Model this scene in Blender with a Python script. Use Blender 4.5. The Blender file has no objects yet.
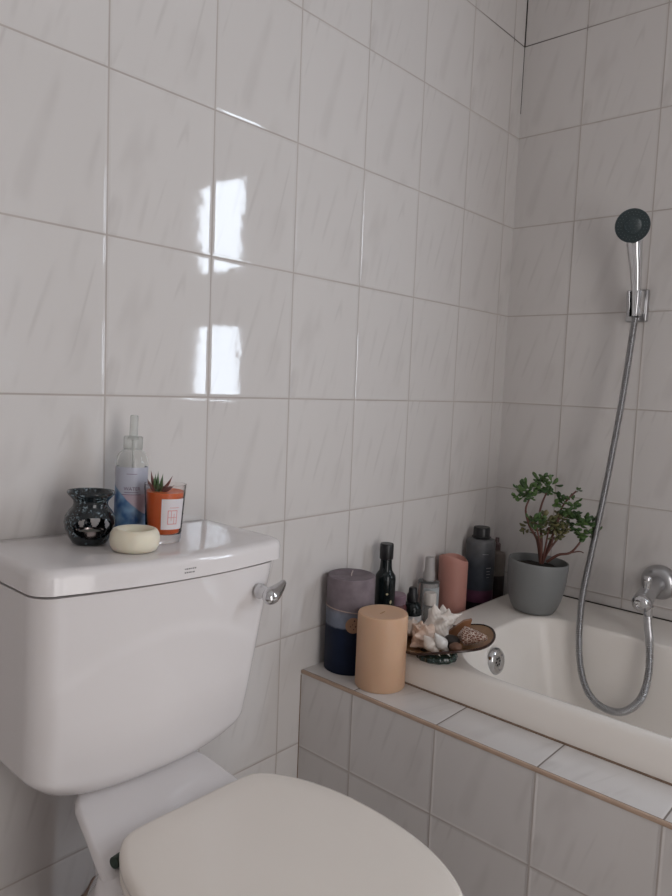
import bpy, bmesh, math, random
from mathutils import Vector, Matrix
random.seed(7)
C = bpy.context.scene.collection
S = bpy.context.scene
PI = math.pi

# ------------------------------------------------------------------ camera, world, light, exposure
cam = bpy.data.objects.new('camera', bpy.data.cameras.new('camera'))
C.objects.link(cam)
cam.data.sensor_fit = 'HORIZONTAL'
cam.data.sensor_width = 36.0
cam.data.lens = 707.94 / 672 * 36.0
cam.data.clip_start = 0.02
_r = Vector((0.66693446, -0.74395494, 0.041587))
_u = Vector((0.03909628, 0.0906754, 0.99511278))
_f = Vector((0.74408999, 0.66204911, -0.08956042))
cam.matrix_world = Matrix(((_r.x, _u.x, -_f.x, -1.84168), (_r.y, _u.y, -_f.y, -1.00484),
                           (_r.z, _u.z, -_f.z, 0.032206), (0, 0, 0, 1)))
S.camera = cam
W = bpy.data.worlds.new('world'); S.world = W
W.use_nodes = True
W.node_tree.nodes['Background'].inputs[0].default_value = (0.75, 0.86, 1.0, 1)
W.node_tree.nodes['Background'].inputs[1].default_value = 1.0
S.view_settings.view_transform = 'Standard'
S.view_settings.look = 'None'
S.view_settings.gamma = 1.0
S.view_settings.use_curve_mapping = False
S.view_settings.exposure = 0.13
WINDOW_LIGHT = 15.0
# warm fill lamp added behind the camera to raise the ambient light
dl = bpy.data.lights.new('added_fill_lamp', 'AREA')
dl.shape = 'RECTANGLE'; dl.size = 0.78; dl.size_y = 1.9
dl.energy = 12.0; dl.color = (1.0, 0.915, 0.845)
dlo = bpy.data.objects.new('added_fill_lamp', dl); C.objects.link(dlo)
dlo.location = (-1.45, -2.32, 0.0); dlo.rotation_euler = (PI/2, 0, 0)

# ------------------------------------------------------------------ helpers
def link_mesh(name, V, F, mat, parent=None, smooth=True, angle=40, uvs=None):
    me = bpy.data.meshes.new(name)
    me.from_pydata([tuple(v) for v in V], [], F)
    bm = bmesh.new(); bm.from_mesh(me)
    bmesh.ops.recalc_face_normals(bm, faces=bm.faces)
    bm.to_mesh(me); bm.free()
    if uvs:
        pass
    me.materials.append(mat)
    o = bpy.data.objects.new(name, me); C.objects.link(o)
    if smooth:
        me.polygons.foreach_set('use_smooth', [True]*len(me.polygons))
        me.set_sharp_from_angle(angle=math.radians(angle))
    if parent: o.parent = parent
    return o

def empty(name, loc, rot=(0, 0, 0), label=None, cat=None, group=None):
    o = bpy.data.objects.new(name, None); C.objects.link(o)
    o.location = loc; o.rotation_euler = rot; o.empty_display_size = 0.05
    return tag(o, label, cat, group)

def tag(o, label=None, cat=None, group=None):
    if label: o['label'] = label
    if cat: o['category'] = cat
    if group: o['group'] = group
    return o

def structure(o):
    o['kind'] = 'structure'; return o

class MB:
    """collects shapes into one mesh"""
    def __init__(s): s.V = []; s.F = []
    def add(s, VF, M=None):
        V, F = VF; n = len(s.V)
        s.V += [(M @ Vector(v)) if M else Vector(v) for v in V]
        s.F += [tuple(i+n for i in f) for f in F]
        return s
    def build(s, name, mat, parent=None, **k): return link_mesh(name, s.V, s.F, mat, parent, **k)

def lathe(prof, seg=48):
    V = []; F = []; rings = []
    for r, z in prof:
        if r < 1e-6:
            rings.append([len(V)]); V.append((0, 0, z))
        else:
            rings.append(list(range(len(V), len(V)+seg)))
            V += [(r*math.cos(2*PI*k/seg), r*math.sin(2*PI*k/seg), z) for k in range(seg)]
    for a, b in zip(rings, rings[1:]):
        if len(a) == 1 and len(b) == 1: continue
        for k in range(seg):
            k2 = (k+1) % seg
            if len(a) == 1: F.append((a[0], b[k], b[k2]))
            elif len(b) == 1: F.append((a[k], a[k2], b[0]))
            else: F.append((a[k], a[k2], b[k2], b[k]))
    return V, F

def loft(rings, cap0=True, cap1=True, closed=True):
    V = []; F = []; n = len(rings[0])
    for r in rings: V += [tuple(v) for v in r]
    for i in range(len(rings)-1):
        for k in range(n if closed else n-1):
            k2 = (k+1) % n
            F.append((i*n+k, i*n+k2, (i+1)*n+k2, (i+1)*n+k))
    def cap(i):
        c = len(V); P = [Vector(V[i*n+k]) for k in range(n)]
        V.append(tuple(sum(P, Vector())/n))
        for k in range(n): F.append((i*n+k, i*n+(k+1) % n, c))
    if cap0: cap(0)
    if cap1: cap(len(rings)-1)
    return V, F

def tube(pts, rad, seg=12, caps=True, flat=1.0):
    P = [Vector(p) for p in pts]; n = len(P)
    R = rad if isinstance(rad, (list, tuple)) else [rad]*n
    rings = []; N = None
    for i in range(n):
        t = (P[min(i+1, n-1)] - P[max(i-1, 0)]).normalized()
        if N is None:
            N = t.orthogonal().normalized()
        else:
            N = (N - t*N.dot(t)).normalized()
        B = t.cross(N)
        rings.append([P[i] + R[i]*(math.cos(2*PI*k/seg)*N + flat*math.sin(2*PI*k/seg)*B) for k in range(seg)])
    return loft(rings, caps, caps)

def smooth_path(pts, n):
    """Catmull-Rom through the points, n samples in all, evenly by length"""
    P = [Vector(p) for p in pts]
    P = [2*P[0]-P[1]] + P + [2*P[-1]-P[-2]]
    out = []
    for i in range(1, len(P)-2):
        for k in range(40):
            t = k/40
            a, b, c, d = P[i-1], P[i], P[i+1], P[i+2]
            out.append(0.5*((2*b) + (c-a)*t + (2*a-5*b+4*c-d)*t*t + (3*b-a-3*c+d)*t**3))
    out.append(P[-2])
    L = [0]
    for a, b in zip(out, out[1:]): L.append(L[-1]+(b-a).length)
    res = []; j = 0
    for k in range(n):
        s = L[-1]*k/(n-1)
        while j < len(L)-2 and L[j+1] < s: j += 1
        t = (s-L[j])/max(1e-9, L[j+1]-L[j])
        res.append(out[j].lerp(out[j+1], min(1, max(0, t))))
    return res

def box(x0, x1, y0, y1, z0, z1, bev=0.0, seg=3):
    bm = bmesh.new()
    bmesh.ops.create_cube(bm, size=1)
    for v in bm.verts:
        v.co = Vector(((x0+x1)/2+v.co.x*(x1-x0), (y0+y1)/2+v.co.y*(y1-y0), (z0+z1)/2+v.co.z*(z1-z0)))
    if bev: bmesh.ops.bevel(bm, geom=list(bm.edges), offset=bev, segments=seg, affect='EDGES', profile=0.5)
    bm.verts.index_update()
    V = [tuple(v.co) for v in bm.verts]; F = [tuple(v.index for v in f.verts) for f in bm.faces]
    bm.free(); return V, F

def rrect(x0, x1, y0, y1, radii, z, nc=10, ns=14):
    """rounded rectangle, radii at (x0,y0),(x1,y0),(x1,y1),(x0,y1)"""
    cs = [(x0, y0, 1, 1, PI), (x1, y0, -1, 1, 1.5*PI), (x1, y1, -1, -1, 0), (x0, y1, 1, -1, .5*PI)]
    corner = []
    for (x, y, sx, sy, a0), r in zip(cs, radii):
        corner.append([Vector((x+sx*r+r*math.cos(a0+.5*PI*k/nc), y+sy*r+r*math.sin(a0+.5*PI*k/nc), z)) for k in range(nc+1)])
    pts = []
    for i in range(4):
        pts += corner[i]
        a = corner[i][-1]; b = corner[(i+1) % 4][0]
        pts += [a.lerp(b, (k+1)/(ns+1)) for k in range(ns)]
    return pts

def text_vf(body, size):
    cu = bpy.data.curves.new('txt', 'FONT'); cu.body = body; cu.size = size; cu.align_x = 'CENTER'
    o = bpy.data.objects.new('txt', cu); C.objects.link(o)
    me = bpy.data.meshes.new_from_object(o.evaluated_get(bpy.context.evaluated_depsgraph_get()))
    V = [tuple(v.co) for v in me.vertices]; F = [tuple(p.vertices) for p in me.polygons]
    bpy.data.objects.remove(o); bpy.data.meshes.remove(me)
    return V, F

def wrap(VF, r, ang, z):
    """bend flat x,y shapes round a cylinder of radius r, centred on angle ang"""
    V, F = VF
    return [(r*math.cos(ang+x/r), r*math.sin(ang+x/r), z+y) for x, y, _ in V], F

def patch(r, a0, a1, z0, z1, n=20):
    V = []; F = []
    for k in range(n+1):
        a = a0+(a1-a0)*k/n
        V += [(r*math.cos(a), r*math.sin(a), z0), (r*math.cos(a), r*math.sin(a), z1)]
    for k in range(n): F.append((2*k, 2*k+2, 2*k+3, 2*k+1))
    return V, F

# ------------------------------------------------------------------ materials
def mat(name, col, rough=0.4, metal=0.0, spec=0.5, noise=0.0, nscale=30, sss=0.0, trans=0.0, ior=1.45, coat=0.0, emit=None, bump=0.0):
    m = bpy.data.materials.new(name); m.use_nodes = True
    nt = m.node_tree; b = nt.nodes['Principled BSDF']
    c = (*col, 1)
    b.inputs['Base Color'].default_value = c
    b.inputs['Roughness'].default_value = rough
    b.inputs['Metallic'].default_value = metal
    b.inputs['Specular IOR Level'].default_value = spec
    b.inputs['IOR'].default_value = ior
    b.inputs['Transmission Weight'].default_value = trans
    b.inputs['Coat Weight'].default_value = coat
    if sss:
        b.inputs['Subsurface Weight'].default_value = sss
        b.inputs['Subsurface Radius'].default_value = (0.02, 0.012, 0.008)
        b.inputs['Subsurface Scale'].default_value = 1.0
    if emit:
        b.inputs['Emission Color'].default_value = (*emit[0], 1); b.inputs['Emission Strength'].default_value = emit[1]
    if noise or bump:
        tc = nt.nodes.new('ShaderNodeTexCoord'); n = nt.nodes.new('ShaderNodeTexNoise')
        n.inputs['Scale'].default_value = nscale; n.inputs['Detail'].default_value = 4
        nt.links.new(tc.outputs['Object'], n.inputs['Vector'])
        if noise:
            mx = nt.nodes.new('ShaderNodeMix'); mx.data_type = 'RGBA'
            mx.inputs[6].default_value = tuple(max(0, x*(1-noise)) for x in col)+(1,)
            mx.inputs[7].default_value = tuple(min(1, x*(1+noise)) for x in col)+(1,)
            nt.links.new(n.outputs['Fac'], mx.inputs[0]); nt.links.new(mx.outputs[2], b.inputs['Base Color'])
        if bump:
            bp = nt.nodes.new('ShaderNodeBump'); bp.inputs['Distance'].default_value = bump; bp.inputs['Strength'].default_value = 1
            nt.links.new(n.outputs['Fac'], bp.inputs['Height']); nt.links.new(bp.outputs['Normal'], b.inputs['Normal'])
    return m

def N(nt, kind, **inp):
    n = nt.nodes.new(kind)
    return n

def tile_material(name, tw, th, base=(0.652, 0.622, 0.606), vein=(0.50, 0.467, 0.452), grout=(0.46, 0.41, 0.38), mould=None):
    m = bpy.data.materials.new(name); m.use_nodes = True
    nt = m.node_tree; L = nt.links; b = nt.nodes['Principled BSDF']
    def math_(op, a, bb=None, c=None, clamp=False):
        n = nt.nodes.new('ShaderNodeMath'); n.operation = op; n.use_clamp = clamp
        for i, x in enumerate((a, bb, c)):
            if x is None: continue
            if isinstance(x, (int, float)): n.inputs[i].default_value = x
            else: L.new(x, n.inputs[i])
        return n.outputs[0]
    def ramp(x, a, bb, lo=0.0, hi=1.0):
        n = nt.nodes.new('ShaderNodeMapRange'); n.interpolation_type = 'SMOOTHSTEP'
        L.new(x, n.inputs[0])
        for i, v in zip((1, 2, 3, 4), (a, bb, lo, hi)): n.inputs[i].default_value = v
        return n.outputs[0]
    uv = nt.nodes.new('ShaderNodeUVMap'); sep = nt.nodes.new('ShaderNodeSeparateXYZ'); L.new(uv.outputs[0], sep.inputs[0])
    u, v = sep.outputs[0], sep.outputs[1]
    fu, fv = math_('FRACT', u), math_('FRACT', v)
    iu, iv = math_('FLOOR', u), math_('FLOOR', v)
    mu, mv = math_('MULTIPLY', fu, tw), math_('MULTIPLY', fv, th)
    du = math_('MINIMUM', mu, math_('SUBTRACT', tw, mu)); dv = math_('MINIMUM', mv, math_('SUBTRACT', th, mv))
    d = math_('MINIMUM', du, dv)
    cid = nt.nodes.new('ShaderNodeCombineXYZ'); L.new(iu, cid.inputs[0]); L.new(iv, cid.inputs[1])
    wn = nt.nodes.new('ShaderNodeTexWhiteNoise'); wn.noise_dimensions = '3D'; L.new(cid.outputs[0], wn.inputs['Vector'])
    ws = nt.nodes.new('ShaderNodeSeparateColor'); L.new(wn.outputs['Color'], ws.inputs[0])
    # veins: broken slanted streaks, one of a few prints per tile
    pr = math_('FLOOR', math_('MULTIPLY', ws.outputs[0], 3.0))
    s = math_('SUBTRACT', mu, math_('MULTIPLY', mv, 0.30)); t = math_('ADD', mv, math_('MULTIPLY', mu, 0.3))
    def streak(off, ss, ts, width):
        cv = nt.nodes.new('ShaderNodeCombineXYZ')
        L.new(math_('MULTIPLY', s, ss), cv.inputs[0]); L.new(math_('MULTIPLY', t, ts), cv.inputs[1])
        L.new(math_('ADD', math_('MULTIPLY', pr, 7.3), off), cv.inputs[2])
        n = nt.nodes.new('ShaderNodeTexNoise'); n.inputs['Scale'].default_value = 1; n.inputs['Detail'].default_value = 1.5
        L.new(cv.outputs[0], n.inputs['Vector'])
        a = math_('ABSOLUTE', math_('SUBTRACT', n.outputs['Fac'], 0.5))
        line = ramp(a, 0.0, width, 1.0, 0.0)
        cv2 = nt.nodes.new('ShaderNodeCombineXYZ')
        L.new(math_('MULTIPLY', s, 14.0), cv2.inputs[0]); L.new(math_('MULTIPLY', t, 8.0), cv2.inputs[1])
        L.new(math_('ADD', math_('MULTIPLY', pr, 3.1), off+5.5), cv2.inputs[2])
        n2 = nt.nodes.new('ShaderNodeTexNoise'); n2.inputs['Scale'].default_value = 1; n2.inputs['Detail'].default_value = 2
        L.new(cv2.outputs[0], n2.inputs['Vector'])
        return math_('MULTIPLY', line, ramp(n2.outputs['Fac'], 0.42, 0.62))
    vn = math_('MAXIMUM', streak(1.7, 17.0, 1.3, 0.035), math_('MULTIPLY', streak(9.1, 15.0, 1.5, 0.07), 0.7))
    mx = nt.nodes.new('ShaderNodeMix'); mx.data_type = 'RGBA'
    mx.inputs[6].default_value = (*base, 1); mx.inputs[7].default_value = (*vein, 1)
    L.new(math_('MULTIPLY', vn, 0.42), mx.inputs[0])
    tint = nt.nodes.new('ShaderNodeHueSaturation')
    L.new(mx.outputs[2], tint.inputs['Color']); L.new(math_('ADD', 0.985, math_('MULTIPLY', ws.outputs[1], 0.03)), tint.inputs['Value'])
    # grout
    geo = nt.nodes.new('ShaderNodeNewGeometry')
    gn = nt.nodes.new('ShaderNodeTexNoise'); gn.inputs['Scale'].default_value = 9; gn.inputs['Detail'].default_value = 3
    L.new(geo.outputs['Position'], gn.inputs['Vector'])
    gcol = nt.nodes.new('ShaderNodeMix'); gcol.data_type = 'RGBA'
    gcol.inputs[6].default_value = tuple(x*0.8 for x in grout)+(1,); gcol.inputs[7].default_value = tuple(min(1, x*1.2) for x in grout)+(1,)
    L.new(gn.outputs['Fac'], gcol.inputs[0])
    gout = gcol.outputs[2]
    if mould:  # blackened joint high in the corner
        sp = nt.nodes.new('ShaderNodeSeparateXYZ'); L.new(geo.outputs['Position'], sp.inputs[0])
        band = math_('MULTIPLY', ramp(sp.outputs[2], 0.968, 0.974), ramp(sp.outputs[2], 0.983, 0.989, 1.0, 0.0))
        near = math_('MULTIPLY', math_('MULTIPLY', band, 0.85), ramp(math_('ABSOLUTE', sp.outputs[mould[0]]), mould[1], 0.30, 1.0, 0.15))
        mm = nt.nodes.new('ShaderNodeMix'); mm.data_type = 'RGBA'; mm.inputs[7].default_value = (0.03, 0.025, 0.02, 1)
        L.new(near, mm.inputs[0]); L.new(gout, mm.inputs[6]); gout = mm.outputs[2]
    g = ramp(d, 0.0010, 0.0019, 1.0, 0.0)
    mg = nt.nodes.new('ShaderNodeMix'); mg.data_type = 'RGBA'
    L.new(g, mg.inputs[0]); L.new(tint.outputs[0], mg.inputs[6]); L.new(gout, mg.inputs[7])
    L.new(mg.outputs[2], b.inputs['Base Color'])
    L.new(ramp(g, 0.0, 1.0, 0.045, 0.7), b.inputs['Roughness'])
    b.inputs['Specular IOR Level'].default_value = 0.42
    # relief: pillowed edges, slight waviness, every tile set a hair off true
    wv = nt.nodes.new('ShaderNodeTexNoise'); wv.inputs['Scale'].default_value = 24; wv.inputs['Detail'].default_value = 2
    L.new(geo.outputs['Position'], wv.inputs['Vector'])
    h = math_('MULTIPLY', ramp(d, 0.0005, 0.006), 0.0007)
    h = math_('ADD', h, math_('MULTIPLY', wv.outputs['Fac'], 0.00022))
    h = math_('ADD', h, math_('MULTIPLY', mu, math_('MULTIPLY', math_('SUBTRACT', ws.outputs[0], 0.5), 0.005)))
    h = math_('ADD', h, math_('MULTIPLY', mv, math_('MULTIPLY', math_('SUBTRACT', ws.outputs[2], 0.5), 0.005)))
    bp = nt.nodes.new('ShaderNodeBump'); bp.inputs['Strength'].default_value = 1; bp.inputs['Distance'].default_value = 1
    L.new(h, bp.inputs['Height']); L.new(bp.outputs['Normal'], b.inputs['Normal'])
    return m

M_wallL = tile_material('glazed_tile_left', 0.2, 0.2446, mould=(0, 0.10))
M_wallR = tile_material('glazed_tile_right', 0.2, 0.2446, mould=(1, 0.03))
M_panel = tile_material('glazed_tile_panel', 0.1955, 0.2446)
M_ledge = tile_material('glazed_tile_ledge', 0.1955, 0.2446, grout=(0.20, 0.17, 0.15))
M_floor = tile_material('floor_tile', 0.33, 0.33, base=(0.32, 0.28, 0.25), vein=(0.25, 0.22, 0.2), grout=(0.2, 0.18, 0.17))
M_ceil = mat('white_paint', (0.75, 0.73, 0.71), 0.8, noise=0.03)
M_dark_caulk = mat('dark_joint', (0.035, 0.028, 0.024), 0.8, noise=0.5, nscale=90)
M_caulk = mat('brown_joint', (0.22, 0.15, 0.105), 0.7, noise=0.5, nscale=60)
M_trim = mat('beige_edge_trim', (0.50, 0.36, 0.27), 0.45, noise=0.15, nscale=40)
M_frame = mat('window_paint', (0.62, 0.60, 0.58), 0.5, noise=0.03)
M_pane = mat('frosted_pane', (0.7, 0.75, 0.8), 0.5, emit=((0.78, 0.88, 1.0), WINDOW_LIGHT))
M_ceramic = mat('white_ceramic', (0.73, 0.695, 0.692), 0.09, spec=0.55, noise=0.015, nscale=6)
M_seat = mat('cream_plastic', (0.80, 0.738, 0.675), 0.26, spec=0.5, noise=0.015, nscale=8)
M_bath = mat('cream_enamel', (0.82, 0.775, 0.728), 0.26, spec=0.5, noise=0.015, nscale=5)
M_chrome = mat('chrome', (0.62, 0.62, 0.63), 0.08, metal=1.0, noise=0.04, nscale=20)
M_chrome_soft = mat('satin_chrome', (0.47, 0.47, 0.48), 0.28, metal=1.0, noise=0.05, nscale=20)
M_black = mat('black_plastic', (0.012, 0.012, 0.014), 0.35)
M_hole = mat('dark_hole', (0.01, 0.01, 0.01), 0.8)
M_verdigris = mat('tarnished_hinge', (0.035, 0.055, 0.042), 0.5, metal=0.3, noise=0.8, nscale=150)

# ------------------------------------------------------------------ room shell
TW, TH = 0.2, 0.2446
C0, D0 = 0.2584, 0.1775
FLOOR, CEIL = -0.985, 1.42
XN, YN = -2.62, -2.30     # near walls
def quad_mesh(name, quads, material):
    """quads: list of (4 corner points, 4 uvs)"""
    me = bpy.data.meshes.new(name); V = []; F = []; UV = []
    for P, U in quads:
        n = len(V); V += P; F.append(tuple(range(n, n+4))); UV += U
    me.from_pydata(V, [], F)
    lay = me.uv_layers.new(name='UVMap')
    for i, uvc in enumerate(UV): lay.data[i].uv = uvc
    me.materials.append(material)
    o = bpy.data.objects.new(name, me); C.objects.link(o)
    return structure(o)
def wy(y, x0, x1, z0, z1, uf):   # wall at constant y
    P = [(x0, y, z0), (x1, y, z0), (x1, y, z1), (x0, y, z1)]
    return P, [uf(*p) for p in P]
def wx(x, y0, y1, z0, z1, uf):
    P = [(x, y0, z0), (x, y1, z0), (x, y1, z1), (x, y0, z1)]
    return P, [uf(*p) for p in P]
ufL = lambda x, y, z: ((x+C0)/TW+40, z/TH+20)
ufR = lambda x, y, z: ((-y-D0)/TW+40.0, z/TH+20)
quad_mesh('wall_left', [wy(0, XN, 0, FLOOR, CEIL, ufL)], M_wallL)
WY0, WY1 = -1.490, -1.165      # window opening
WZ0, WZ1 = -0.075, 0.85
quad_mesh('wall_right', [wx(0, WY1, 0, FLOOR, CEIL, ufR), wx(0, YN, WY0, FLOOR, CEIL, ufR),
                         wx(0, WY0, WY1, FLOOR, WZ0, ufR), wx(0, WY0, WY1, WZ1, CEIL, ufR),
                         # the reveals of the window opening
                         ([(0, WY0, WZ0), (0.06, WY0, WZ0), (0.06, WY0, WZ1), (0, WY0, WZ1)], [(40.3, 20.3)]*4),
                         ([(0, WY1, WZ0), (0.06, WY1, WZ0), (0.06, WY1, WZ1), (0, WY1, WZ1)], [(40.3, 20.3)]*4),
                         ([(0, WY0, WZ0), (0, WY1, WZ0), (0.06, WY1, WZ0), (0.06, WY0, WZ0)], [(40.3, 20.3)]*4),
                         ([(0, WY0, WZ1), (0, WY1, WZ1), (0.06, WY1, WZ1), (0.06, WY0, WZ1)], [(40.3, 20.3)]*4)], M_wallR)
DX0, DX1, DZ1 = -1.85, -1.05, 1.0
quad_mesh('wall_rear', [wy(YN, XN, DX0, FLOOR, CEIL, ufL), wy(YN, DX1, 0, FLOOR, CEIL, ufL),
                        wy(YN, DX0, DX1, DZ1, CEIL, ufL)], M_wallL)
quad_mesh('wall_near', [wx(XN, YN, 0, FLOOR, CEIL, ufR)], M_wallR)
quad_mesh('floor', [([(XN, YN, FLOOR), (0, YN, FLOOR), (0, 0, FLOOR), (XN, 0, FLOOR)],
                     [(a/0.33+20, b/0.33+20) for a, b in ((XN, YN), (0, YN), (0, 0), (XN, 0))])], M_floor)
quad_mesh('ceiling', [([(XN, YN, CEIL), (0, YN, CEIL), (0, 0, CEIL), (XN, 0, CEIL)], [(0, 0)]*4)], M_ceil)
# window: painted frame with a deep middle rail and two frosted panes
wf = MB()
for a in ((WY0, WY1, WZ0, WZ0+0.025), (WY0, WY1, WZ1-0.025, WZ1), (WY0, WY0+0.012, WZ0, WZ1), (WY1-0.012, WY1, WZ0, WZ1), (WY0, WY1, 0.243, 0.467)):
    wf.add(box(0.012, 0.06, a[0], a[1], a[2], a[3], 0.003, 2))
w1 = structure(wf.build('window_1', M_frame))
MB().add(box(0.035, 0.045, WY0+0.012, WY1-0.012, WZ0+0.025, 0.243)).add(box(0.035, 0.045, WY0+0.012, WY1-0.012, 0.467, WZ1-0.025)).build('pane', M_pane, w1, smooth=False)
# surround of an unseen doorway, added to house the fill lamp
df = MB()
df.add(box(DX0-0.05, DX0, YN-0.03, YN+0.015, FLOOR, DZ1+0.05, 0.004)).add(box(DX1, DX1+0.05, YN-0.03, YN+0.015, FLOOR, DZ1+0.05, 0.004)).add(box(DX0, DX1, YN-0.03, YN+0.015, DZ1, DZ1+0.05, 0.004))
structure(df.build('added_door_1', M_frame))

# tiled surround carrying the bath
XP, ZL = -0.7935, -0.573
BX0, BY1 = -0.682, -0.085
ufP = lambda x, y, z: ((-y-0.1428)/0.1955+40, (z+0.7405)/TH+20)
ufT = lambda x, y, z: ((-y-0.1428)/0.1955+40, (x+0.80)/TH+20.04)
ufE = lambda x, y, z: ((x+C0)/TW+40, (y+0.22)/TH+20.0)
YB = -1.80
quad_mesh('wall_bath', [wx(XP, YB, 0, FLOOR, ZL-0.004, ufP),
    ([(XP, YB, ZL), (BX0+0.01, YB, ZL), (BX0+0.01, 0, ZL), (XP, 0, ZL)], [ufT(*p) for p in ((XP, YB, ZL), (BX0+0.01, YB, ZL), (BX0+0.01, 0, ZL), (XP, 0, ZL))]),
    ([(BX0+0.01, BY1-0.01, ZL), (0, BY1-0.01, ZL), (0, 0, ZL), (BX0+0.01, 0, ZL)], [ufE(*p) for p in ((BX0+0.01, BY1-0.01, ZL), (0, BY1-0.01, ZL), (0, 0, ZL), (BX0+0.01, 0, ZL))]),
    wy(YB, XP, 0, FLOOR, ZL-0.004, ufL)], M_panel)
for o in [bpy.data.objects['wall_bath']]:
    o.data.materials.append(M_ledge)
    o.data.polygons[1].material_index = 1
structure(MB().add(box(XP-0.002, XP+0.004, YB, -0.001, ZL-0.006, ZL+0.001, 0.0015, 2)).build('trim_1', M_trim))
structure(MB().add(box(XP+0.004, XP+0.0052, YB, -0.001, ZL-0.002, ZL+0.0004)).build('trim_2', M_caulk, smooth=False))
j = MB(); j.add(box(BX0-0.003, BX0+0.004, YB, BY1, ZL-0.002, ZL+0.0018)).add(box(BX0, -0.001, BY1-0.004, BY1+0.003, ZL-0.002, ZL+0.0018))
structure(j.build('trim_3', M_caulk, smooth=False))
structure(MB().add(box(-0.004, -0.0002, YB, BY1, -0.5195, -0.5155)).build('trim_4', M_dark_caulk, smooth=False))
structure(MB().add(tube([(-0.0006, -0.0006, 0.978), (-0.0006, -0.0006, CEIL)], 0.0022, 8)).build('trim_5', M_dark_caulk))
structure(MB().add(tube([(-0.0003, -0.0003, 0.80), (-0.0003, -0.0003, 0.978)], 0.0011, 8)).build('trim_6', M_dark_caulk))
structure(MB().add(tube([(XP+0.0, -0.0005, FLOOR), (XP+0.0, -0.0005, ZL-0.01)], 0.0012, 8)).build('trim_7', M_caulk))

# ------------------------------------------------------------------ bathtub
tubo = empty('bathtub', (0, 0, 0), label='cream enamel bathtub set in tiled ledge below the shower', cat='bathtub')
rings = []
ob = [(BX0, 0, 0, ZL-0.01), (BX0+0.002, 0.0, 0.002, ZL+0.004), (BX0+0.012, 0, 0.010, -0.536), (BX0+0.018, 0, 0.015, -0.5255), (BX0+0.024, 0, 0.021, -0.5195), (BX0+0.032, 0, 0.029, -0.518)]
for x0, _, iy, z in ob:
    r = 0.012
    rings.append(rrect(x0, -0.002, YB+0.02+iy, BY1-iy, (r, 0.004, 0.004, r), z))
def opening(ins, z, extra=0.0):
    rn, rf = 0.150-0.75*max(0, ins), 0.110-0.5*max(0, ins)
    return rrect(-0.640+ins, -0.190-ins, -1.62+ins*1.4+extra, -0.226-ins*1.1-extra, (rn, rf, rf, rn), z)
rings.append(opening(-0.003, -0.5182)); rings.append(opening(0.001, -0.5186)); rings.append(opening(0.0040, -0.5202)); rings.append(opening(0.0062, -0.5235))
for ins, z, ex in ((0.0095, -0.534, 0), (0.017, -0.56, 0.0), (0.026, -0.60, 0.003), (0.040, -0.70, 0.02), (0.055, -0.80, 0.04), (0.075, -0.87, 0.06), (0.105, -0.905, 0.09), (0.14, -0.918, 0.12)):
    rings.append(opening(ins, z, ex))
link_mesh('bath_body', *loft(rings, False, True), M_bath, tubo, angle=60)
# overflow plate on the head end
ofp = link_mesh('overflow_plate', *lathe([(0, 0.004), (0.010, 0.004), (0.0125, 0.009), (0.020, 0.012), (0.026, 0.011), (0.0305, 0.006), (0.0315, 0.0)], 40), M_chrome, tubo)
ofp.location = (-0.420, -0.2505, -0.580); ofp.rotation_euler = (math.radians(84), 0, math.radians(0))
hub = link_mesh('overflow_grate', *lathe([(0, 0.0085), (0.012, 0.0085), (0.0135, 0.006), (0.0135, 0.003)], 32), M_chrome_soft, ofp)
for k in range(6):
    h = link_mesh('hole', *lathe([(0, 0.0088), (0.0026, 0.0088), (0.0026, 0.0078)], 14), M_hole, ofp)
    h.location = (0.0080*math.cos(k*PI/3), 0.0080*math.sin(k*PI/3), 0)

# ------------------------------------------------------------------ toilet
TILT = 0.0325
T = empty('toilet', (-1.297, 0, FLOOR), (0, TILT, 0), 'white close-coupled toilet with cream seat lid against the tiled wall', 'toilet')
def bow(hw, ys, yc, rc, z, yb=-0.006, nf=40, ns=14, nc=10):
    """outline: straight back, sides, rounded front corners, bowed front; counter-clockwise"""
    pts = []
    def fy(x): return ys + (yc-ys)*(1-(x/hw)**2)
    for k in range(ns): pts.append(Vector((-hw + 2*hw*0, yb+(ys+rc-yb)*k/ns, z)))      # left side going forward (-y)
    for k in range(nc): 
        a = PI + .5*PI*k/nc
        pts.append(Vector((-hw+rc+rc*math.cos(a), fy(-hw+rc)+rc+rc*math.sin(a), z)))
    for k in range(nf+1):
        x = -hw+rc+2*(hw-rc)*k/nf
        pts.append(Vector((x, fy(x), z)))
    for k in range(1, nc+1):
        a = 1.5*PI + .5*PI*k/nc
        pts.append(Vector((hw-rc+rc*math.cos(a), fy(hw-rc)+rc+rc*math.sin(a), z)))
    for k in range(1, ns+1): pts.append(Vector((hw, (ys+rc)+(yb-ys-rc)*k/ns, z)))
    for k in range(1, 24): pts.append(Vector((hw-2*hw*k/24, yb, z)))
    return pts
# cistern with the raised arch on its front
zb, zt = 0.443, 0.7405
rings = []
nz = 56
for i in range(nz+1):
    t = i/nz; z = zb+(zt-zb)*t
    hw = 0.178+0.0195*t; ys = -0.168-0.034*t; yc = -0.184-0.038*t
    ins = 0.0
    if t < 0.12: ins = 0.022*(1-t/0.12)**2.2
    ring = bow(hw-ins, ys+ins, yc+ins, 0.034, z)
    for p in ring:
        p.z += 0.036*(abs(p.x)/0.178)**4*(1-t)**6           # lower edge rises toward the sides
        if p.y < -0.1 and i < nz:
            za = 0.672-0.052*(p.x/0.155)**2
            s = (za-p.z)/0.020
            s = min(1, max(0, s+0.5)); s = s*s*(3-2*s)
            fx = min(1, max(0, (0.172-abs(p.x))/0.02)); lo = min(1, max(0, (p.z-0.50)/0.06))
            p.y -= 0.0026*s*fx*lo
    rings.append([p+Vector((0.008, 0, 0)) for p in ring])
link_mesh('cistern', *loft(rings), M_ceramic, T, angle=50)
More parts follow.
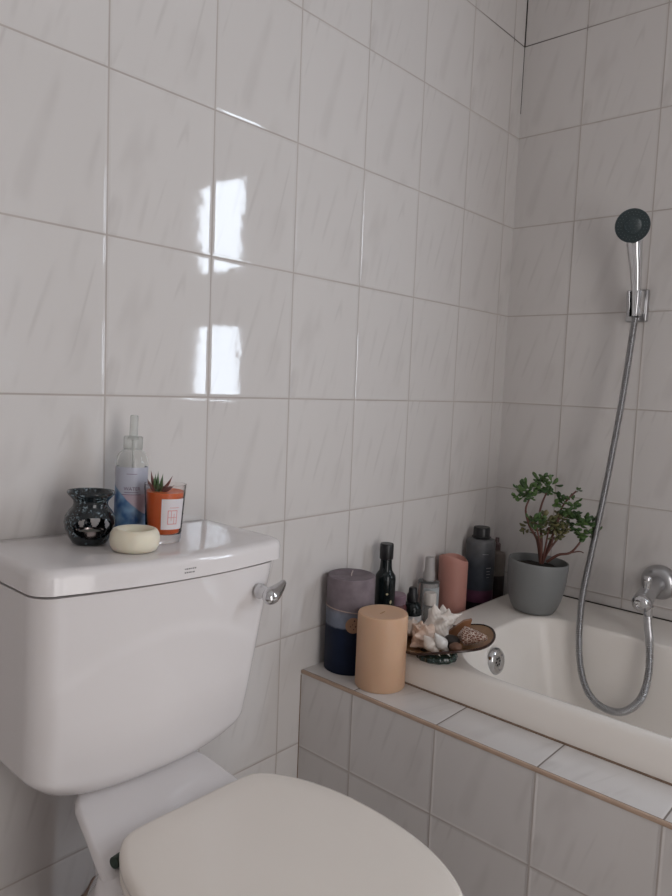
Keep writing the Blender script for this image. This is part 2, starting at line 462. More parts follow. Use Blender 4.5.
# lid
rings = []
for ins, z in ((0.006, 0.7425), (0.0, 0.7445), (0.0, 0.764), (0.0012, 0.769), (0.0040, 0.7725), (0.0080, 0.7745), (0.0125, 0.7752)):
    r = bow(0.205-ins, -0.202+ins, -0.229+ins, 0.030-ins*0.5, z, yb=-0.004-ins*0.3)
    rings.append([p+Vector((0.014, 0, 0)) for p in r])
last = rings[-1]; cen = Vector((0.012, -0.11, 0.7754))
for k in (0.8, 0.5, 0.2):
    rings.append([Vector((cen.x+(p.x-cen.x)*k, cen.y+(p.y-cen.y)*k, 0.7754)) for p in last])
lid = link_mesh('cistern_lid', *loft(rings), M_ceramic, T, angle=50)
M_mark = mat('grey_print', (0.22, 0.21, 0.21), 0.5)
mk = MB()
random.seed(3)
for row, zz in ((0, 0.7585), (1, 0.7535)):
    x = -0.0085
    while x < 0.008:
        w = random.choice((0.0012, 0.002, 0.0028)); mk.add(box(x, x+w, -0.0002, 0.0002, -0.0009, 0.0009), Matrix.Translation((0.0125, -0.2292, zz)))
        x += w+0.0012
mk.build('printed_mark', M_mark, lid, smooth=False)
# pan: bowl and rear block
def egg(yb, yf, hw, z, n=64, e=2.3):
    pts = []
    cy = yb+(yf-yb)*0.42
    for k in range(n):
        a = 2*PI*k/n
        c, s = math.cos(a), math.sin(a)
        x = hw*math.copysign(abs(c)**(2/e), c)
        ly = (yb-cy) if s > 0 else (cy-yf)
        y = cy+ly*math.copysign(abs(s)**(2/e), s)
        pts.append(Vector((x, y, z)))
    return pts
pan = MB()
pan.add(loft([egg(-0.10, -0.53, 0.115, 0.004), egg(-0.10, -0.53, 0.113, 0.03), egg(-0.12, -0.51, 0.10, 0.10), egg(-0.13, -0.52, 0.105, 0.20), egg(-0.14, -0.58, 0.135, 0.29),
              egg(-0.17, -0.645, 0.160, 0.35), egg(-0.20, -0.668, 0.167, 0.385), egg(-0.205, -0.67, 0.165, 0.402), egg(-0.215, -0.66, 0.155, 0.409), egg(-0.26, -0.6, 0.11, 0.41)]))
prof = []
for y in [-0.055, -0.065, -0.08, -0.10, -0.12, -0.14, -0.155, -0.17, -0.19, -0.21, -0.23, -0.25, -0.27, -0.29, -0.31, -0.33]:
    t = min(1, max(0, (-0.140-y)/0.16))
    prof.append((y, 0.4480-0.042*t))
rings = []
for y, z in prof:
    hw = 0.108+0.20*(-y-0.160) if y < -0.160 else max(0.012, 0.108-0.92*(y+0.160))
    sec = []
    rc = min(0.009, hw*0.4)
    zl = 0.17+0.05*min(1, -y/0.2)
    hb = min(0.07, hw*0.5)
    for k in range(7):
        a = .5*PI*k/6; sec.append(Vector((hw-rc+rc*math.cos(a), y, z-rc+rc*math.sin(a))))
    for k in range(1, 12): sec.append(Vector((hw-rc-(2*hw-2*rc)*k/12, y, z)))
    for k in range(7):
        a = .5*PI+.5*PI*k/6; sec.append(Vector((-hw+rc+rc*math.cos(a), y, z-rc+rc*math.sin(a))))
    for k in range(1, 9):
        t = k/8; sec.append(Vector((-hw+(hw-hb)*(t**0.55), y, z-rc+(zl-z+rc)*t)))
    for k in range(1, 6): sec.append(Vector((-hb+2*hb*k/6, y, zl)))
    for k in range(8):
        t = 1-k/8; sec.append(Vector((hw-(hw-hb)*(t**0.55), y, z-rc+(zl-z+rc)*t)))
    rings.append(sec)
pan.add(loft(rings))
pan.build('pan', M_ceramic, T, angle=45)
# seat and lid share one outline, skewed a touch on the hinges
def lid_outline(ins, z):
    R_ = [(0, -0.262), (0.06, -0.262), (0.095, -0.2635), (0.112, -0.269), (0.124, -0.280), (0.136, -0.298), (0.149, -0.325), (0.160, -0.365), (0.1655, -0.41), (0.1645, -0.47),
          (0.155, -0.53), (0.137, -0.58), (0.11, -0.62), (0.075, -0.650), (0.038, -0.668), (0, -0.674)]
    right = smooth_path([(x, y, 0) for x, y in R_], 48)
    full = right + [Vector((-p.x, p.y, 0)) for p in reversed(right[1:-1])]
    n = len(full); out = []
    for i in range(n):
        t = (full[(i+1) % n]-full[i-1]).normalized(); nrm = Vector((t.y, -t.x, 0))
        c = Vector((0, -0.46, 0))
        if nrm.dot(full[i]-c) < 0: nrm = -nrm
        p = full[i]-nrm*ins
        out.append(Vector((p.x, p.y, z)))
    return out
SK = Matrix.Rotation(math.radians(1.2), 4, 'Z')
SO = Vector((0.006, 0, 0))
def skew(ring): return [SK @ (p) + SO for p in ring]
seat_r = [skew(lid_outline(i, z)) for i, z in ((0.008, 0.4115), (0.003, 0.4135), (0.001, 0.419), (0.002, 0.426), (0.008, 0.4290))]
inner = [skew(lid_outline(i, z)) for i, z in ((0.055, 0.4290), (0.062, 0.424), (0.062, 0.416), (0.055, 0.4115))]
link_mesh('seat', *loft(seat_r+inner+[seat_r[0]], False, False), M_seat, T, angle=60)
lid_r = [skew(lid_outline(i, z)) for i, z in ((0.010, 0.4305), (0.003, 0.4315), (0.0, 0.4345), (0.0, 0.4395), (0.0015, 0.4435), (0.005, 0.4465), (0.011, 0.448))]
for k in (0.85, 0.6, 0.3):
    lid_r.append([Vector((0.010+(p.x-0.010)*k, -0.46+(p.y+0.46)*k, 0.4486)) for p in lid_r[6]])
link_mesh('seat_lid', *loft(lid_r), M_seat, T, angle=60)
for s in (-1, 1):
    h = MB()
    h.add(tube([(s*0.085+0.006, -0.268, 0.4200), (s*0.1215+0.006, -0.276, 0.4200)], 0.0072, 14)).add(lathe([(0, 0), (0.011, 0), (0.011, 0.004), (0.007, 0.014), (0, 0.014)], 20), Matrix.Translation((s*0.098+0.006, -0.270, 0.4045)))
    h.build('hinge', M_verdigris, T)
# flush lever
lv = MB()
lv.add(lathe([(0, 0.0), (0.014, 0.0), (0.014, 0.004), (0.0115, 0.008), (0.0105, 0.022), (0, 0.022)], 28), Matrix.Translation((0.160, -0.212, 0.700)) @ Matrix.Rotation(PI/2, 4, 'X') @ Matrix.Scale(0.85, 4))
path = smooth_path([(0.147, -0.236, 0.6955), (0.158, -0.236, 0.6965), (0.174, -0.232, 0.7000), (0.192, -0.226, 0.7060), (0.205, -0.220, 0.7115)], 26)
lv.add(tube(path, [0.0132*(1-max(0, 1-k/6.0)**2.2)**0.5*(1-0.74*(max(0, k-7)/18)**1.1)*(1 if k < 24 else (0.75 if k == 24 else 0.3))+0.0003 for k in range(26)], 20, True, 0.85))
lv.build('flush_lever', M_chrome, T)
# waste connector between pan and wall
wc = empty('waste_pipe', (-1.280, 0, -0.872), label='grey waste pipe with mortar collar low behind the toilet', cat='pipe')
link_mesh('pipe', *tube([(0.03, 0, 0), (0.03, -0.06, 0), (0.032, -0.125, -0.012)], 0.048, 28), mat('grey_pipe', (0.36, 0.33, 0.32), 0.5, noise=0.1), wc)
cl = MB(); col = []
for k in range(6):
    r = (0.078, 0.076, 0.070, 0.062, 0.054, 0.048)[k]; y = (-0.0005, -0.008, -0.016, -0.022, -0.026, -0.027)[k]
    col.append([Vector((0.03+r*(1+.06*math.sin(5*a)+.05*math.sin(11*a+1))*math.cos(a), y, r*(1+.06*math.sin(5*a)+.05*math.sin(11*a+1))*math.sin(a))) for a in [2*PI*i/48 for i in range(48)]])
cl.add(loft(col)); cl.build('mortar_collar', mat('old_mortar', (0.30, 0.22, 0.18), 0.85, noise=0.4, nscale=80), wc)

# ------------------------------------------------------------------ things on the cistern lid
def lidz(x): return -0.2098 - TILT*(x+1.2715) + 0.0001
def on_lid(x, y): return (x, y, lidz(x))
LROT = (0, TILT, 0)

# oil burner ------------------------------------------------------------
def speckle_mat(name, base, spot, thr=0.62, scale=120, zmin=None):
    m = bpy.data.materials.new(name); m.use_nodes = True; nt = m.node_tree; L = nt.links; b = nt.nodes['Principled BSDF']
    tc = nt.nodes.new('ShaderNodeTexCoord')
    n1 = nt.nodes.new('ShaderNodeTexNoise'); n1.inputs['Scale'].default_value = scale; n1.inputs['Detail'].default_value = 3
    n2 = nt.nodes.new('ShaderNodeTexNoise'); n2.inputs['Scale'].default_value = scale/6
    L.new(tc.outputs['Object'], n1.inputs['Vector']); L.new(tc.outputs['Object'], n2.inputs['Vector'])
    mu = nt.nodes.new('ShaderNodeMath'); mu.operation = 'MULTIPLY'
    r1 = nt.nodes.new('ShaderNodeMapRange'); r1.inputs[1].default_value = thr-0.04; r1.inputs[2].default_value = thr+0.04
    r2 = nt.nodes.new('ShaderNodeMapRange'); r2.inputs[1].default_value = 0.46; r2.inputs[2].default_value = 0.56
    L.new(n1.outputs['Fac'], r1.inputs[0]); L.new(n2.outputs['Fac'], r2.inputs[0])
    L.new(r1.outputs[0], mu.inputs[0]); L.new(r2.outputs[0], mu.inputs[1])
    mx = nt.nodes.new('ShaderNodeMix'); mx.data_type = 'RGBA'
    mx.inputs[6].default_value = (*base, 1); mx.inputs[7].default_value = (*spot, 1)
    L.new(mu.outputs[0], mx.inputs[0]); L.new(mx.outputs[2], b.inputs['Base Color'])
    b.inputs['Roughness'].default_value = 0.12; b.inputs['Specular IOR Level'].default_value = 0.6
    return m
M_burner = speckle_mat('speckled_black_glaze', (0.006, 0.010, 0.013), (0.20, 0.26, 0.29), 0.585, 300)
ob_ = empty('oil_burner', on_lid(-1.331, -0.088), LROT, 'speckled black ceramic oil burner, leftmost thing on the cistern lid', 'oil burner')
outer = [(0.0, 0.0), (0.020, 0.0), (0.0235, 0.002), (0.029, 0.011), (0.0338, 0.022), (0.0355, 0.031), (0.0340, 0.040), (0.0290, 0.048), (0.0245, 0.0535), (0.0232, 0.058), (0.0240, 0.062), (0.0275, 0.0665), (0.0315, 0.0705), (0.0330, 0.0735), (0.0320, 0.0755), (0.0300, 0.0748), (0.026, 0.069), (0.018, 0.0635), (0.0, 0.062)]
inner = [(0.0, 0.058), (0.018, 0.0575), (0.0215, 0.054), (0.026, 0.046), (0.0305, 0.039), (0.032, 0.031), (0.030, 0.022), (0.0255, 0.012), (0.019, 0.006), (0.0, 0.005)]
def dense(P, n=5):
    out = []
    for a, b in zip(P, P[1:]):
        out += [(a[0]+(b[0]-a[0])*k/n, a[1]+(b[1]-a[1])*k/n) for k in range(n)]
    return out+[P[-1]]
# windows cut through the belly: drop faces inside ovals, keep both skins
def hole_at(a, z):
    for (ac, zc, az, aa) in ((math.radians(-110), 0.0262, 0.0155, 0.86), (math.radians(83), 0.029, 0.0125, 0.17), (math.radians(48), 0.030, 0.0130, 0.22), (math.radians(12), 0.029, 0.0130, 0.22)):
        d = (a-ac+PI) % (2*PI)-PI
        if (d/aa)**2+((z-zc)/az)**2 < 1: return True
    return False
bm_ = bmesh.new()
SEG = 144
def skin(prof):
    grid = []
    for r, z in prof:
        if r < 1e-6: grid.append([bm_.verts.new((0, 0, z))]*SEG)
        else: grid.append([bm_.verts.new((r*math.cos(2*PI*k/SEG), r*math.sin(2*PI*k/SEG), z)) for k in range(SEG)])
    rim = {}
    for i in range(len(prof)-1):
        zm = (prof[i][1]+prof[i+1][1])/2
        for k in range(SEG):
            k2 = (k+1) % SEG
            if 0.012 < zm < 0.045 and prof[i][0] > 0.02 and hole_at((2*PI*(k+.5)/SEG), zm): continue
            vs = []
            for v in (grid[i][k], grid[i][k2], grid[i+1][k2], grid[i+1][k]):
                if v not in vs: vs.append(v)
            if len(vs) > 2: bm_.faces.new(vs)
skin(dense(outer, 5)); e_out = [e for e in bm_.edges if e.is_boundary]
n_before = len(bm_.faces)
skin(dense(inner, 5))
bmesh.ops.recalc_face_normals(bm_, faces=bm_.faces)
me = bpy.data.meshes.new('burner_body'); bm_.to_mesh(me); bm_.free()
me.polygons.foreach_set('use_smooth', [True]*len(me.polygons)); me.materials.append(M_burner)
bo = bpy.data.objects.new('burner_body', me); C.objects.link(bo); bo.parent = ob_
tl = empty('tealight', (-1.325-0.0150, -0.080-0.0125, lidz(-1.325)+0.0062), LROT, 'small tealight in a metal cup inside the speckled oil burner', 'tealight')
tl.location = (-1.3345, -0.0945, lidz(-1.3345)+0.0062)
link_mesh('tealight_cup', *lathe([(0, 0.0), (0.0165, 0.0), (0.0180, 0.0145), (0.0184, 0.0150), (0.0174, 0.0145), (0.0160, 0.0105), (0, 0.0105)], 40), mat('aluminium_cup', (0.62, 0.55, 0.53), 0.22, metal=1.0), tl)
link_mesh('wax', *lathe([(0.0158, 0.0106), (0.015, 0.0125), (0, 0.0122)], 32), mat('white_wax', (0.7, 0.68, 0.62), 0.5, sss=0.3), tl)

# clear spray bottle -----------------------------------------------------
M_clear = mat('clear_plastic', (0.94, 0.95, 0.94), 0.05, trans=1.0, ior=1.25)
M_cap = mat('frosted_cap', (0.80, 0.82, 0.80), 0.25, trans=0.75, ior=1.3)
M_chalk = mat('label_white', (0.66, 0.66, 0.72), 0.5)
def label_mat():
    m = bpy.data.materials.new('watercolour_label'); m.use_nodes = True; nt = m.node_tree; L = nt.links; b = nt.nodes['Principled BSDF']
    tc = nt.nodes.new('ShaderNodeTexCoord'); sp = nt.nodes.new('ShaderNodeSeparateXYZ'); L.new(tc.outputs['Object'], sp.inputs[0])
    # slanted edge: blue hill below, mauve beyond, pale above
    nz = nt.nodes.new('ShaderNodeTexNoise'); nz.inputs['Scale'].default_value = 45; L.new(tc.outputs['Object'], nz.inputs['Vector'])
    def ma(op, a, c):
        n = nt.nodes.new('ShaderNodeMath'); n.operation = op
        for i, x in enumerate((a, c)):
            if isinstance(x, (int, float)): n.inputs[i].default_value = x
            else: L.new(x, n.inputs[i])
        return n.outputs[0]
    hill = ma('ADD', ma('SUBTRACT', ma('SUBTRACT', 0.058, sp.outputs[2]), ma('MULTIPLY', ma('SUBTRACT', ma('MULTIPLY', sp.outputs[0], 0.67), ma('MULTIPLY', sp.outputs[1], 0.74)), 0.95)), ma('MULTIPLY', ma('SUBTRACT', nz.outputs['Fac'], 0.5), 0.005))
    r1 = nt.nodes.new('ShaderNodeMapRange'); r1.inputs[1].default_value = -0.001; r1.inputs[2].default_value = 0.001; L.new(hill, r1.inputs[0])
    cr = nt.nodes.new('ShaderNodeValToRGB'); L.new(nz.outputs['Fac'], cr.inputs[0])
    cr.color_ramp.elements[0].position = 0.38; cr.color_ramp.elements[0].color = (0.02, 0.085, 0.24, 1)
    cr.color_ramp.elements[1].position = 0.66; cr.color_ramp.elements[1].color = (0.20, 0.34, 0.52, 1)
    r2 = nt.nodes.new('ShaderNodeMapRange'); r2.inputs[1].default_value = 0.0655; r2.inputs[2].default_value = 0.067; L.new(sp.outputs[2], r2.inputs[0])
    up = nt.nodes.new('ShaderNodeMix'); up.data_type = 'RGBA'; up.inputs[6].default_value = (0.50, 0.40, 0.47, 1); up.inputs[7].default_value = (0.47, 0.48, 0.56, 1); L.new(r2.outputs[0], up.inputs[0])
    mx = nt.nodes.new('ShaderNodeMix'); mx.data_type = 'RGBA'; L.new(r1.outputs[0], mx.inputs[0]); L.new(up.outputs[2], mx.inputs[6]); L.new(cr.outputs[0], mx.inputs[7])
    L.new(mx.outputs[2], b.inputs['Base Color']); b.inputs['Roughness'].default_value = 0.35
    return m
VIEW = math.atan2(-0.925, -0.58)     # angle at which the cistern things face the room
M_ink = mat('plum_ink', (0.13, 0.06, 0.12), 0.5)
sb = empty('spray_bottle', on_lid(-1.248, -0.058), LROT, 'tall clear spray bottle with blue and lilac label on the cistern lid', 'bottle')
sb.scale = (0.98, 0.98, 0.975)
prof = [(0, 0.0), (0.020, 0.0), (0.0235, 0.0025), (0.0245, 0.006), (0.0245, 0.112), (0.0238, 0.120), (0.0212, 0.1275), (0.0165, 0.1330), (0.0128, 0.1350), (0.0128, 0.140)]
link_mesh('bottle', *lathe(prof+[(0.0115, 0.140), (0.0115, 0.1345), (0.0155, 0.1315), (0.0200, 0.1265), (0.0225, 0.119), (0.0232, 0.112), (0.0232, 0.006), (0.020, 0.0025), (0, 0.0025)], 56), M_clear, sb)
lb = link_mesh('label', *patch(0.02465, VIEW-2.2, VIEW+2.2, 0.012, 0.108, 60), label_mat(), sb)
txt = MB()
txt.add(wrap(text_vf('WATER', 0.0075), 0.0248, VIEW+0.05, 0.0725))
for k, (w, z) in enumerate(((0.016, 0.0975), (0.022, 0.0690), (0.030, 0.0655))):
    txt.add(patch(0.0248, VIEW-w/2/0.0248, VIEW+w/2/0.0248, z, z+0.0007, 8))
txt.build('lettering', M_ink, lb, smooth=False)
link_mesh('neck_collar', *lathe([(0.0128, 0.134), (0.0145, 0.1342), (0.0145, 0.1535), (0.013, 0.155), (0.0, 0.155)], 40), M_cap, sb)
link_mesh('spray_nozzle', *lathe([(0.0, 0.15), (0.0065, 0.15), (0.0062, 0.176), (0.0062, 0.186), (0.005, 0.188), (0, 0.188)], 28), M_cap, sb)
link_mesh('dip_tube', *tube([(0, 0, 0.15), (0.002, 0.001, 0.08), (0.006, 0.003, 0.006)], 0.0018, 8), mat('white_tube', (0.75, 0.75, 0.74), 0.4), sb)

# orange candle glass -----------------------------------------------------
M_glass = mat('clear_glass', (0.97, 0.93, 0.92), 0.02, trans=1.0, ior=1.3)
gl = empty('candle_glass', on_lid(-1.232, -0.124), LROT, 'orange candle in a clear glass tumbler with white label', 'candle')
link_mesh('tumbler', *lathe([(0, 0), (0.0215, 0), (0.0228, 0.002), (0.0240, 0.02), (0.0272, 0.0765), (0.0275, 0.078), (0.0262, 0.078), (0.0256, 0.0765), (0.0232, 0.014), (0.021, 0.0115), (0, 0.0115)], 56), M_glass, gl)
link_mesh('wax', *lathe([(0, 0.0120), (0.0208, 0.0120), (0.0228, 0.0145), (0.0250, 0.066), (0.0246, 0.0675), (0.020, 0.0665), (0, 0.0665)], 56), mat('orange_wax', (0.80, 0.16, 0.035), 0.35, sss=0.25, noise=0.08, nscale=40), gl)
GV = VIEW+0.42
def cone_patch(a0, a1, z0, z1, off=0.0004, n=16):
    V = []; F = []
    for k in range(n+1):
        a = a0+(a1-a0)*k/n
        for z in (z0, z1):
            r = 0.0240+(z-0.02)*(0.0032/0.0565)+off
            V.append((r*math.cos(a), r*math.sin(a), z))
    for k in range(n): F.append((2*k, 2*k+2, 2*k+3, 2*k+1))
    return V, F
gb = link_mesh('label', *cone_patch(GV-0.62, GV+0.62, 0.0195, 0.0605), mat('candle_label', (0.66, 0.62, 0.64), 0.5), gl)
lm = MB()
M_pink_ink = mat('coral_ink', (0.62, 0.25, 0.24), 0.5)
for a0, a1, z0, z1 in ((-.3, .22, .0265, .0275), (-.3, .22, .0445, .0455), (-.3, -.26, .0265, .0455), (.18, .22, .0265, .0455), (-.12, -.09, .031, .0455), (.03, .06, .0275, .041), (-.26, .2, .0355, .0362), (-.2, .3, .0485, .0492)):
    lm.add(cone_patch(GV+a0, GV+a1, z0, z1, 0.0006, 6))
lm.build('lettering', M_pink_ink, gb, smooth=False)

gl.scale = (1.12, 1.12, 1.10)
# succulent -----------------------------------------------------------------
su = empty('succulent', (-1.238, -0.116, lidz(-1.238)+0.0740), LROT, 'small spiky green succulent sprouting from the orange candle glass', 'succulent')
def spike(base, tip, r, curve=0.3):
    b, t = Vector(base), Vector(tip); mid = (b+t)/2+Vector((0, 0, -1))*0.0+Vector((b.x-t.x, b.y-t.y, 0))*(-0.1)+Vector((0, 0, -curve*0.004))
    P = smooth_path([b, mid, t], 9)
    return tube(P, [r*(0.75+0.5*math.sin(PI*min(1, k/8*1.2)))*(1-(k/8)**3*0.98)+0.0001 for k in range(9)], 8, True, 0.55)
a_ = Vector((0.667, -0.744, 0)); f_ = Vector((0.744, 0.667, 0))
gm, rm = MB(), MB()
random.seed(11)
for (dx, h, dd, red) in ((-0.012, 0.030, 0.004, 0.5), (0.001, 0.030, -0.004, 0), (-0.004, 0.022, -0.008, 0), (0.006, 0.026, 0.006, 0), (0.003, 0.019, -0.01, 0), (0.021, 0.024, 0.003, 1), (0.026, 0.011, -0.004, 1), (-0.016, 0.018, 0.0, 1), (-0.009, 0.014, -0.010, 1), (0.014, 0.012, 0.012, 1), (-0.007, 0.024, 0.012, 0), (0.011, 0.015, -0.012, 0)):
    (rm if red else gm).add(spike((dx*0.25, dd*0.3, 0.0)if False else tuple(a_*dx*0.25+f_*dd*0.3), tuple(a_*dx+f_*dd+Vector((0, 0, h))), 0.0036))
gm.add(lathe([(0, -0.0005), (0.008, -0.0005), (0.007, 0.004), (0, 0.006)], 16))
gm.build('green_leaves', mat('succulent_green', (0.075, 0.13, 0.055), 0.4, noise=0.3, nscale=120), su)
rm.build('red_leaves', mat('succulent_red', (0.19, 0.075, 0.065), 0.4, noise=0.3, nscale=120), su)

# hollowed round of soap / wax
tag(link_mesh('soap', *lathe([(0, 0.0), (0.026, 0.0), (0.0300, 0.002), (0.0330, 0.008), (0.0340, 0.016), (0.0330, 0.024), (0.0300, 0.0295), (0.0270, 0.0310), (0.0240, 0.0303), (0.0215, 0.0270), (0.0195, 0.0225), (0.014, 0.0205), (0, 0.020)], 64),
      mat('ivory_soap', (0.74, 0.69, 0.56), 0.45, sss=0.25, noise=0.03, nscale=60)), 'round ivory soap with hollowed top at the front of the cistern lid', 'soap')
so = bpy.data.objects['soap']; so.location = on_lid(-1.3015, -0.157); so.rotation_euler = LROT

# ------------------------------------------------------------------ bath-side things
BV = math.atan2(-0.62, -0.78)
def place(o, x, y, z=ZL, rz=0): o.location = (x, y, z+0.0004); o.rotation_euler = (0, 0, rz); return o
def pillar_profile(r, h, dip=0.004, e=0.004):
    return [(0, 0), (r-0.001, 0), (r, 0.0015), (r, h-e), (r-e*0.3, h-e*0.3), (r-e, h), (r*0.82, h-dip*0.3), (r*0.5, h-dip), (0, h-dip)]
def wick(h, z): return tube([(0, 0, z-0.004), (0.0015, 0.001, z+h*0.5), (0.006, 0.002, z+h)], 0.0014, 6)
# two-tone blue candle
def bands(name, stops, scale=60, axis=2, rough=0.45, wob=0.006, sss=0.1):
    m = bpy.data.materials.new(name); m.use_nodes = True; nt = m.node_tree; L = nt.links; b = nt.nodes['Principled BSDF']
    tc = nt.nodes.new('ShaderNodeTexCoord'); sp = nt.nodes.new('ShaderNodeSeparateXYZ'); L.new(tc.outputs['Object'], sp.inputs[0])
    n = nt.nodes.new('ShaderNodeTexNoise'); n.inputs['Scale'].default_value = scale; n.inputs['Detail'].default_value = 5; L.new(tc.outputs['Object'], n.inputs['Vector'])
    mu = nt.nodes.new('ShaderNodeMath'); mu.operation = 'MULTIPLY_ADD'; L.new(n.outputs['Fac'], mu.inputs[0]); mu.inputs[1].default_value = wob; 
    ad = nt.nodes.new('ShaderNodeMath'); ad.operation = 'SUBTRACT'; L.new(sp.outputs[axis], ad.inputs[0]); ad.inputs[1].default_value = wob/2
    L.new(ad.outputs[0], mu.inputs[2])
    top = stops[-1][0]
    mr = nt.nodes.new('ShaderNodeMapRange'); mr.inputs[1].default_value = 0; mr.inputs[2].default_value = top; L.new(mu.outputs[0], mr.inputs[0])
    cr = nt.nodes.new('ShaderNodeValToRGB'); L.new(mr.outputs[0], cr.inputs[0])
    el = cr.color_ramp.elements
    el[0].position = stops[0][0]/top; el[0].color = (*stops[0][1], 1); el[1].position = 1.0; el[1].color = (*stops[-1][1], 1)
    for z, c in stops[1:-1]:
        e = el.new(z/top); e.color = (*c, 1)
    hs = nt.nodes.new('ShaderNodeMix'); hs.data_type = 'RGBA'; hs.blend_type = 'OVERLAY'; hs.inputs[0].default_value = 0.5
    n2 = nt.nodes.new('ShaderNodeTexNoise'); n2.inputs['Scale'].default_value = scale*0.6; n2.inputs['Detail'].default_value = 6; L.new(tc.outputs['Object'], n2.inputs['Vector'])
    L.new(cr.outputs[0], hs.inputs[6]); L.new(n2.outputs['Fac'], hs.inputs[7]); L.new(hs.outputs[2], b.inputs['Base Color'])
    b.inputs['Roughness'].default_value = rough; b.inputs['Specular IOR Level'].default_value = 0.25
    b.inputs['Subsurface Weight'].default_value = sss; b.inputs['Subsurface Radius'].default_value = (0.01, 0.008, 0.008)
    return m
navy, slate, mauve = (0.004, 0.010, 0.030), (0.15, 0.17, 0.22), (0.19, 0.150, 0.175)
bc = place(empty('pillar_candle', (0, 0, 0), label='tall pillar candle, mauve above navy, in corner of ledge by wall', cat='candle', group='pillar candles by the bath'), -0.7055, -0.0535)
bb = link_mesh('wax', *lathe(pillar_profile(0.0515, 0.203), 64), bands('blue_candle_wax', [(0.0, navy), (0.097, navy), (0.101, slate), (0.128, (0.19, 0.21, 0.26)), (0.140, (0.175, 0.145, 0.162)), (0.203, (0.185, 0.150, 0.168))], sss=0.0, rough=0.55), bc)
link_mesh('wick', *wick(0.010, 0.199), mat('wick_pale', (0.5, 0.42, 0.40), 0.8), bc)
tw = [(0.0521*math.cos(a), 0.0521*math.sin(a), 0.133+0.006*math.cos(a-BV+1.2)) for a in [2*PI*k/48 for k in range(49)]]
link_mesh('twine', *tube(tw, 0.0011, 6), mat('twine', (0.42, 0.32, 0.28), 0.8), bc)
ta = BV+0.18
tg = link_mesh('paper_tag', *lathe([(0, 0), (0.0165, 0), (0.0165, 0.0012), (0, 0.0012)], 36), mat('kraft_tag', (0.32, 0.19, 0.12), 0.7, noise=0.1), bc)
tg.location = (0.0535*math.cos(ta), 0.0535*math.sin(ta), 0.1085); tg.rotation_euler = (PI/2, 0, ta+PI/2)
dots = MB()
for x, y, r in ((0.002, 0.010, 0.0018), (-0.006, -0.002, 0.0012), (0.005, -0.002, 0.0015), (-0.002, 0.002, 0.001), (0.001, -0.008, 0.0012)):
    dots.add(lathe([(0, 0.0014), (r, 0.0014), (r, 0.001)], 12), Matrix.Translation((x, y, 0)))
dots.build('printed_mark', mat('brown_ink', (0.06, 0.03, 0.02), 0.7), tg)
# peach pillar candle
pc = place(empty('pillar_candle', (0, 0, 0), label='smooth peach pillar candle at the front of the tiled ledge', cat='candle', group='pillar candles by the bath'), -0.7245, -0.157)
link_mesh('wax', *lathe(pillar_profile(0.0510, 0.151, 0.003, 0.005), 72), mat('peach_wax', (0.62, 0.40, 0.265), 0.5, sss=0.35, noise=0.05, nscale=12), pc)
link_mesh('wick', *tube([(-0.009, 0, 0.1478), (0, 0.001, 0.1488), (0.009, 0.003, 0.1478)], 0.0012, 6), mat('wick_peach', (0.42, 0.24, 0.13), 0.8), pc)
# pink candle
pk = place(empty('pillar_candle', (0, 0, 0), label='dusty pink pillar candle behind the bath end between bottles', cat='candle', group='pillar candles by the bath'), -0.287, -0.045)
n = 64; rr_ = []
for z, rf in ((0, 0.97), (0.0015, 1), (0.06, 1), (0.12, 1), (0.160, 1), (0.170, 0.99), (0.174, 0.93), (0.168, 0.86), (0.150, 0.78), (0.148, 0.3)):
    ring = []
    for k in range(n):
        a = 2*PI*k/n
        w = 1.0 if z > 0.15 else 0.0
        ring.append(Vector((0.0375*rf*math.cos(a), 0.0375*rf*math.sin(a), z+w*(0.006*math.cos(a-2.6)+0.004*math.sin(2*a+1)))))
    rr_.append(ring)
link_mesh('wax', *loft(rr_), mat('pink_wax', (0.47, 0.23, 0.19), 0.5, sss=0.25, noise=0.06, nscale=20), pk)
link_mesh('wick', *wick(0.009, 0.150), mat('wick_dark', (0.05, 0.04, 0.035), 0.9), pk)

# dark oil bottle
M_darkglass = mat('dark_glass', (0.006, 0.010, 0.011), 0.14, spec=0.4)
db = place(empty('oil_bottle', (0, 0, 0), label='slim black glass bottle with gold leaf emblem behind the pillar candles', cat='bottle', group='bottles behind the bath'), -0.568, -0.040)
link_mesh('bottle', *lathe([(0, 0), (0.022, 0), (0.0238, 0.003), (0.0238, 0.166), (0.0228, 0.174), (0.018, 0.181), (0.0148, 0.186), (0.0135, 0.196), (0.0128, 0.215), (0, 0.216)], 48), M_darkglass, db)
link_mesh('cap', *lathe([(0, 0.212), (0.0150, 0.212), (0.0158, 0.214), (0.0158, 0.2455), (0.0145, 0.248), (0, 0.248)], 40), M_black, db)
em = MB()
def leaf_flat(cx, cy, L, w, ang):
    P = [(-L/2, 0), (-L/4, w*0.4), (0.05*L, w*0.5), (L*0.3, w*0.3), (L/2, 0), (L*0.3, -w*0.3), (0.05*L, -w*0.5), (-L/4, -w*0.4)]
    ca, sa = math.cos(ang), math.sin(ang)
    return [(cx+x*ca-y*sa, cy+x*sa+y*ca, 0) for x, y in P], [tuple(range(8))]
for cx, cy, L, w, an in ((-0.001, 0.041, 0.007, 0.005, 0.0), (0.009, 0.022, 0.010, 0.006, 1.5), (0.000, 0.006, 0.012, 0.006, -0.5), (0.011, 0.004, 0.013, 0.005, 0.7), (0.005, -0.002, 0.011, 0.006, 1.4), (0.004, -0.012, 0.008, 0.004, 0.6), (-0.004, -0.018, 0.012, 0.004, 1.9)):
    em.add(wrap(leaf_flat(cx, cy, L, w, an), 0.0241, BV+0.25, 0.095))
em.build('emblem', mat('gold_print', (0.50, 0.44, 0.28), 0.5), db, smooth=False)
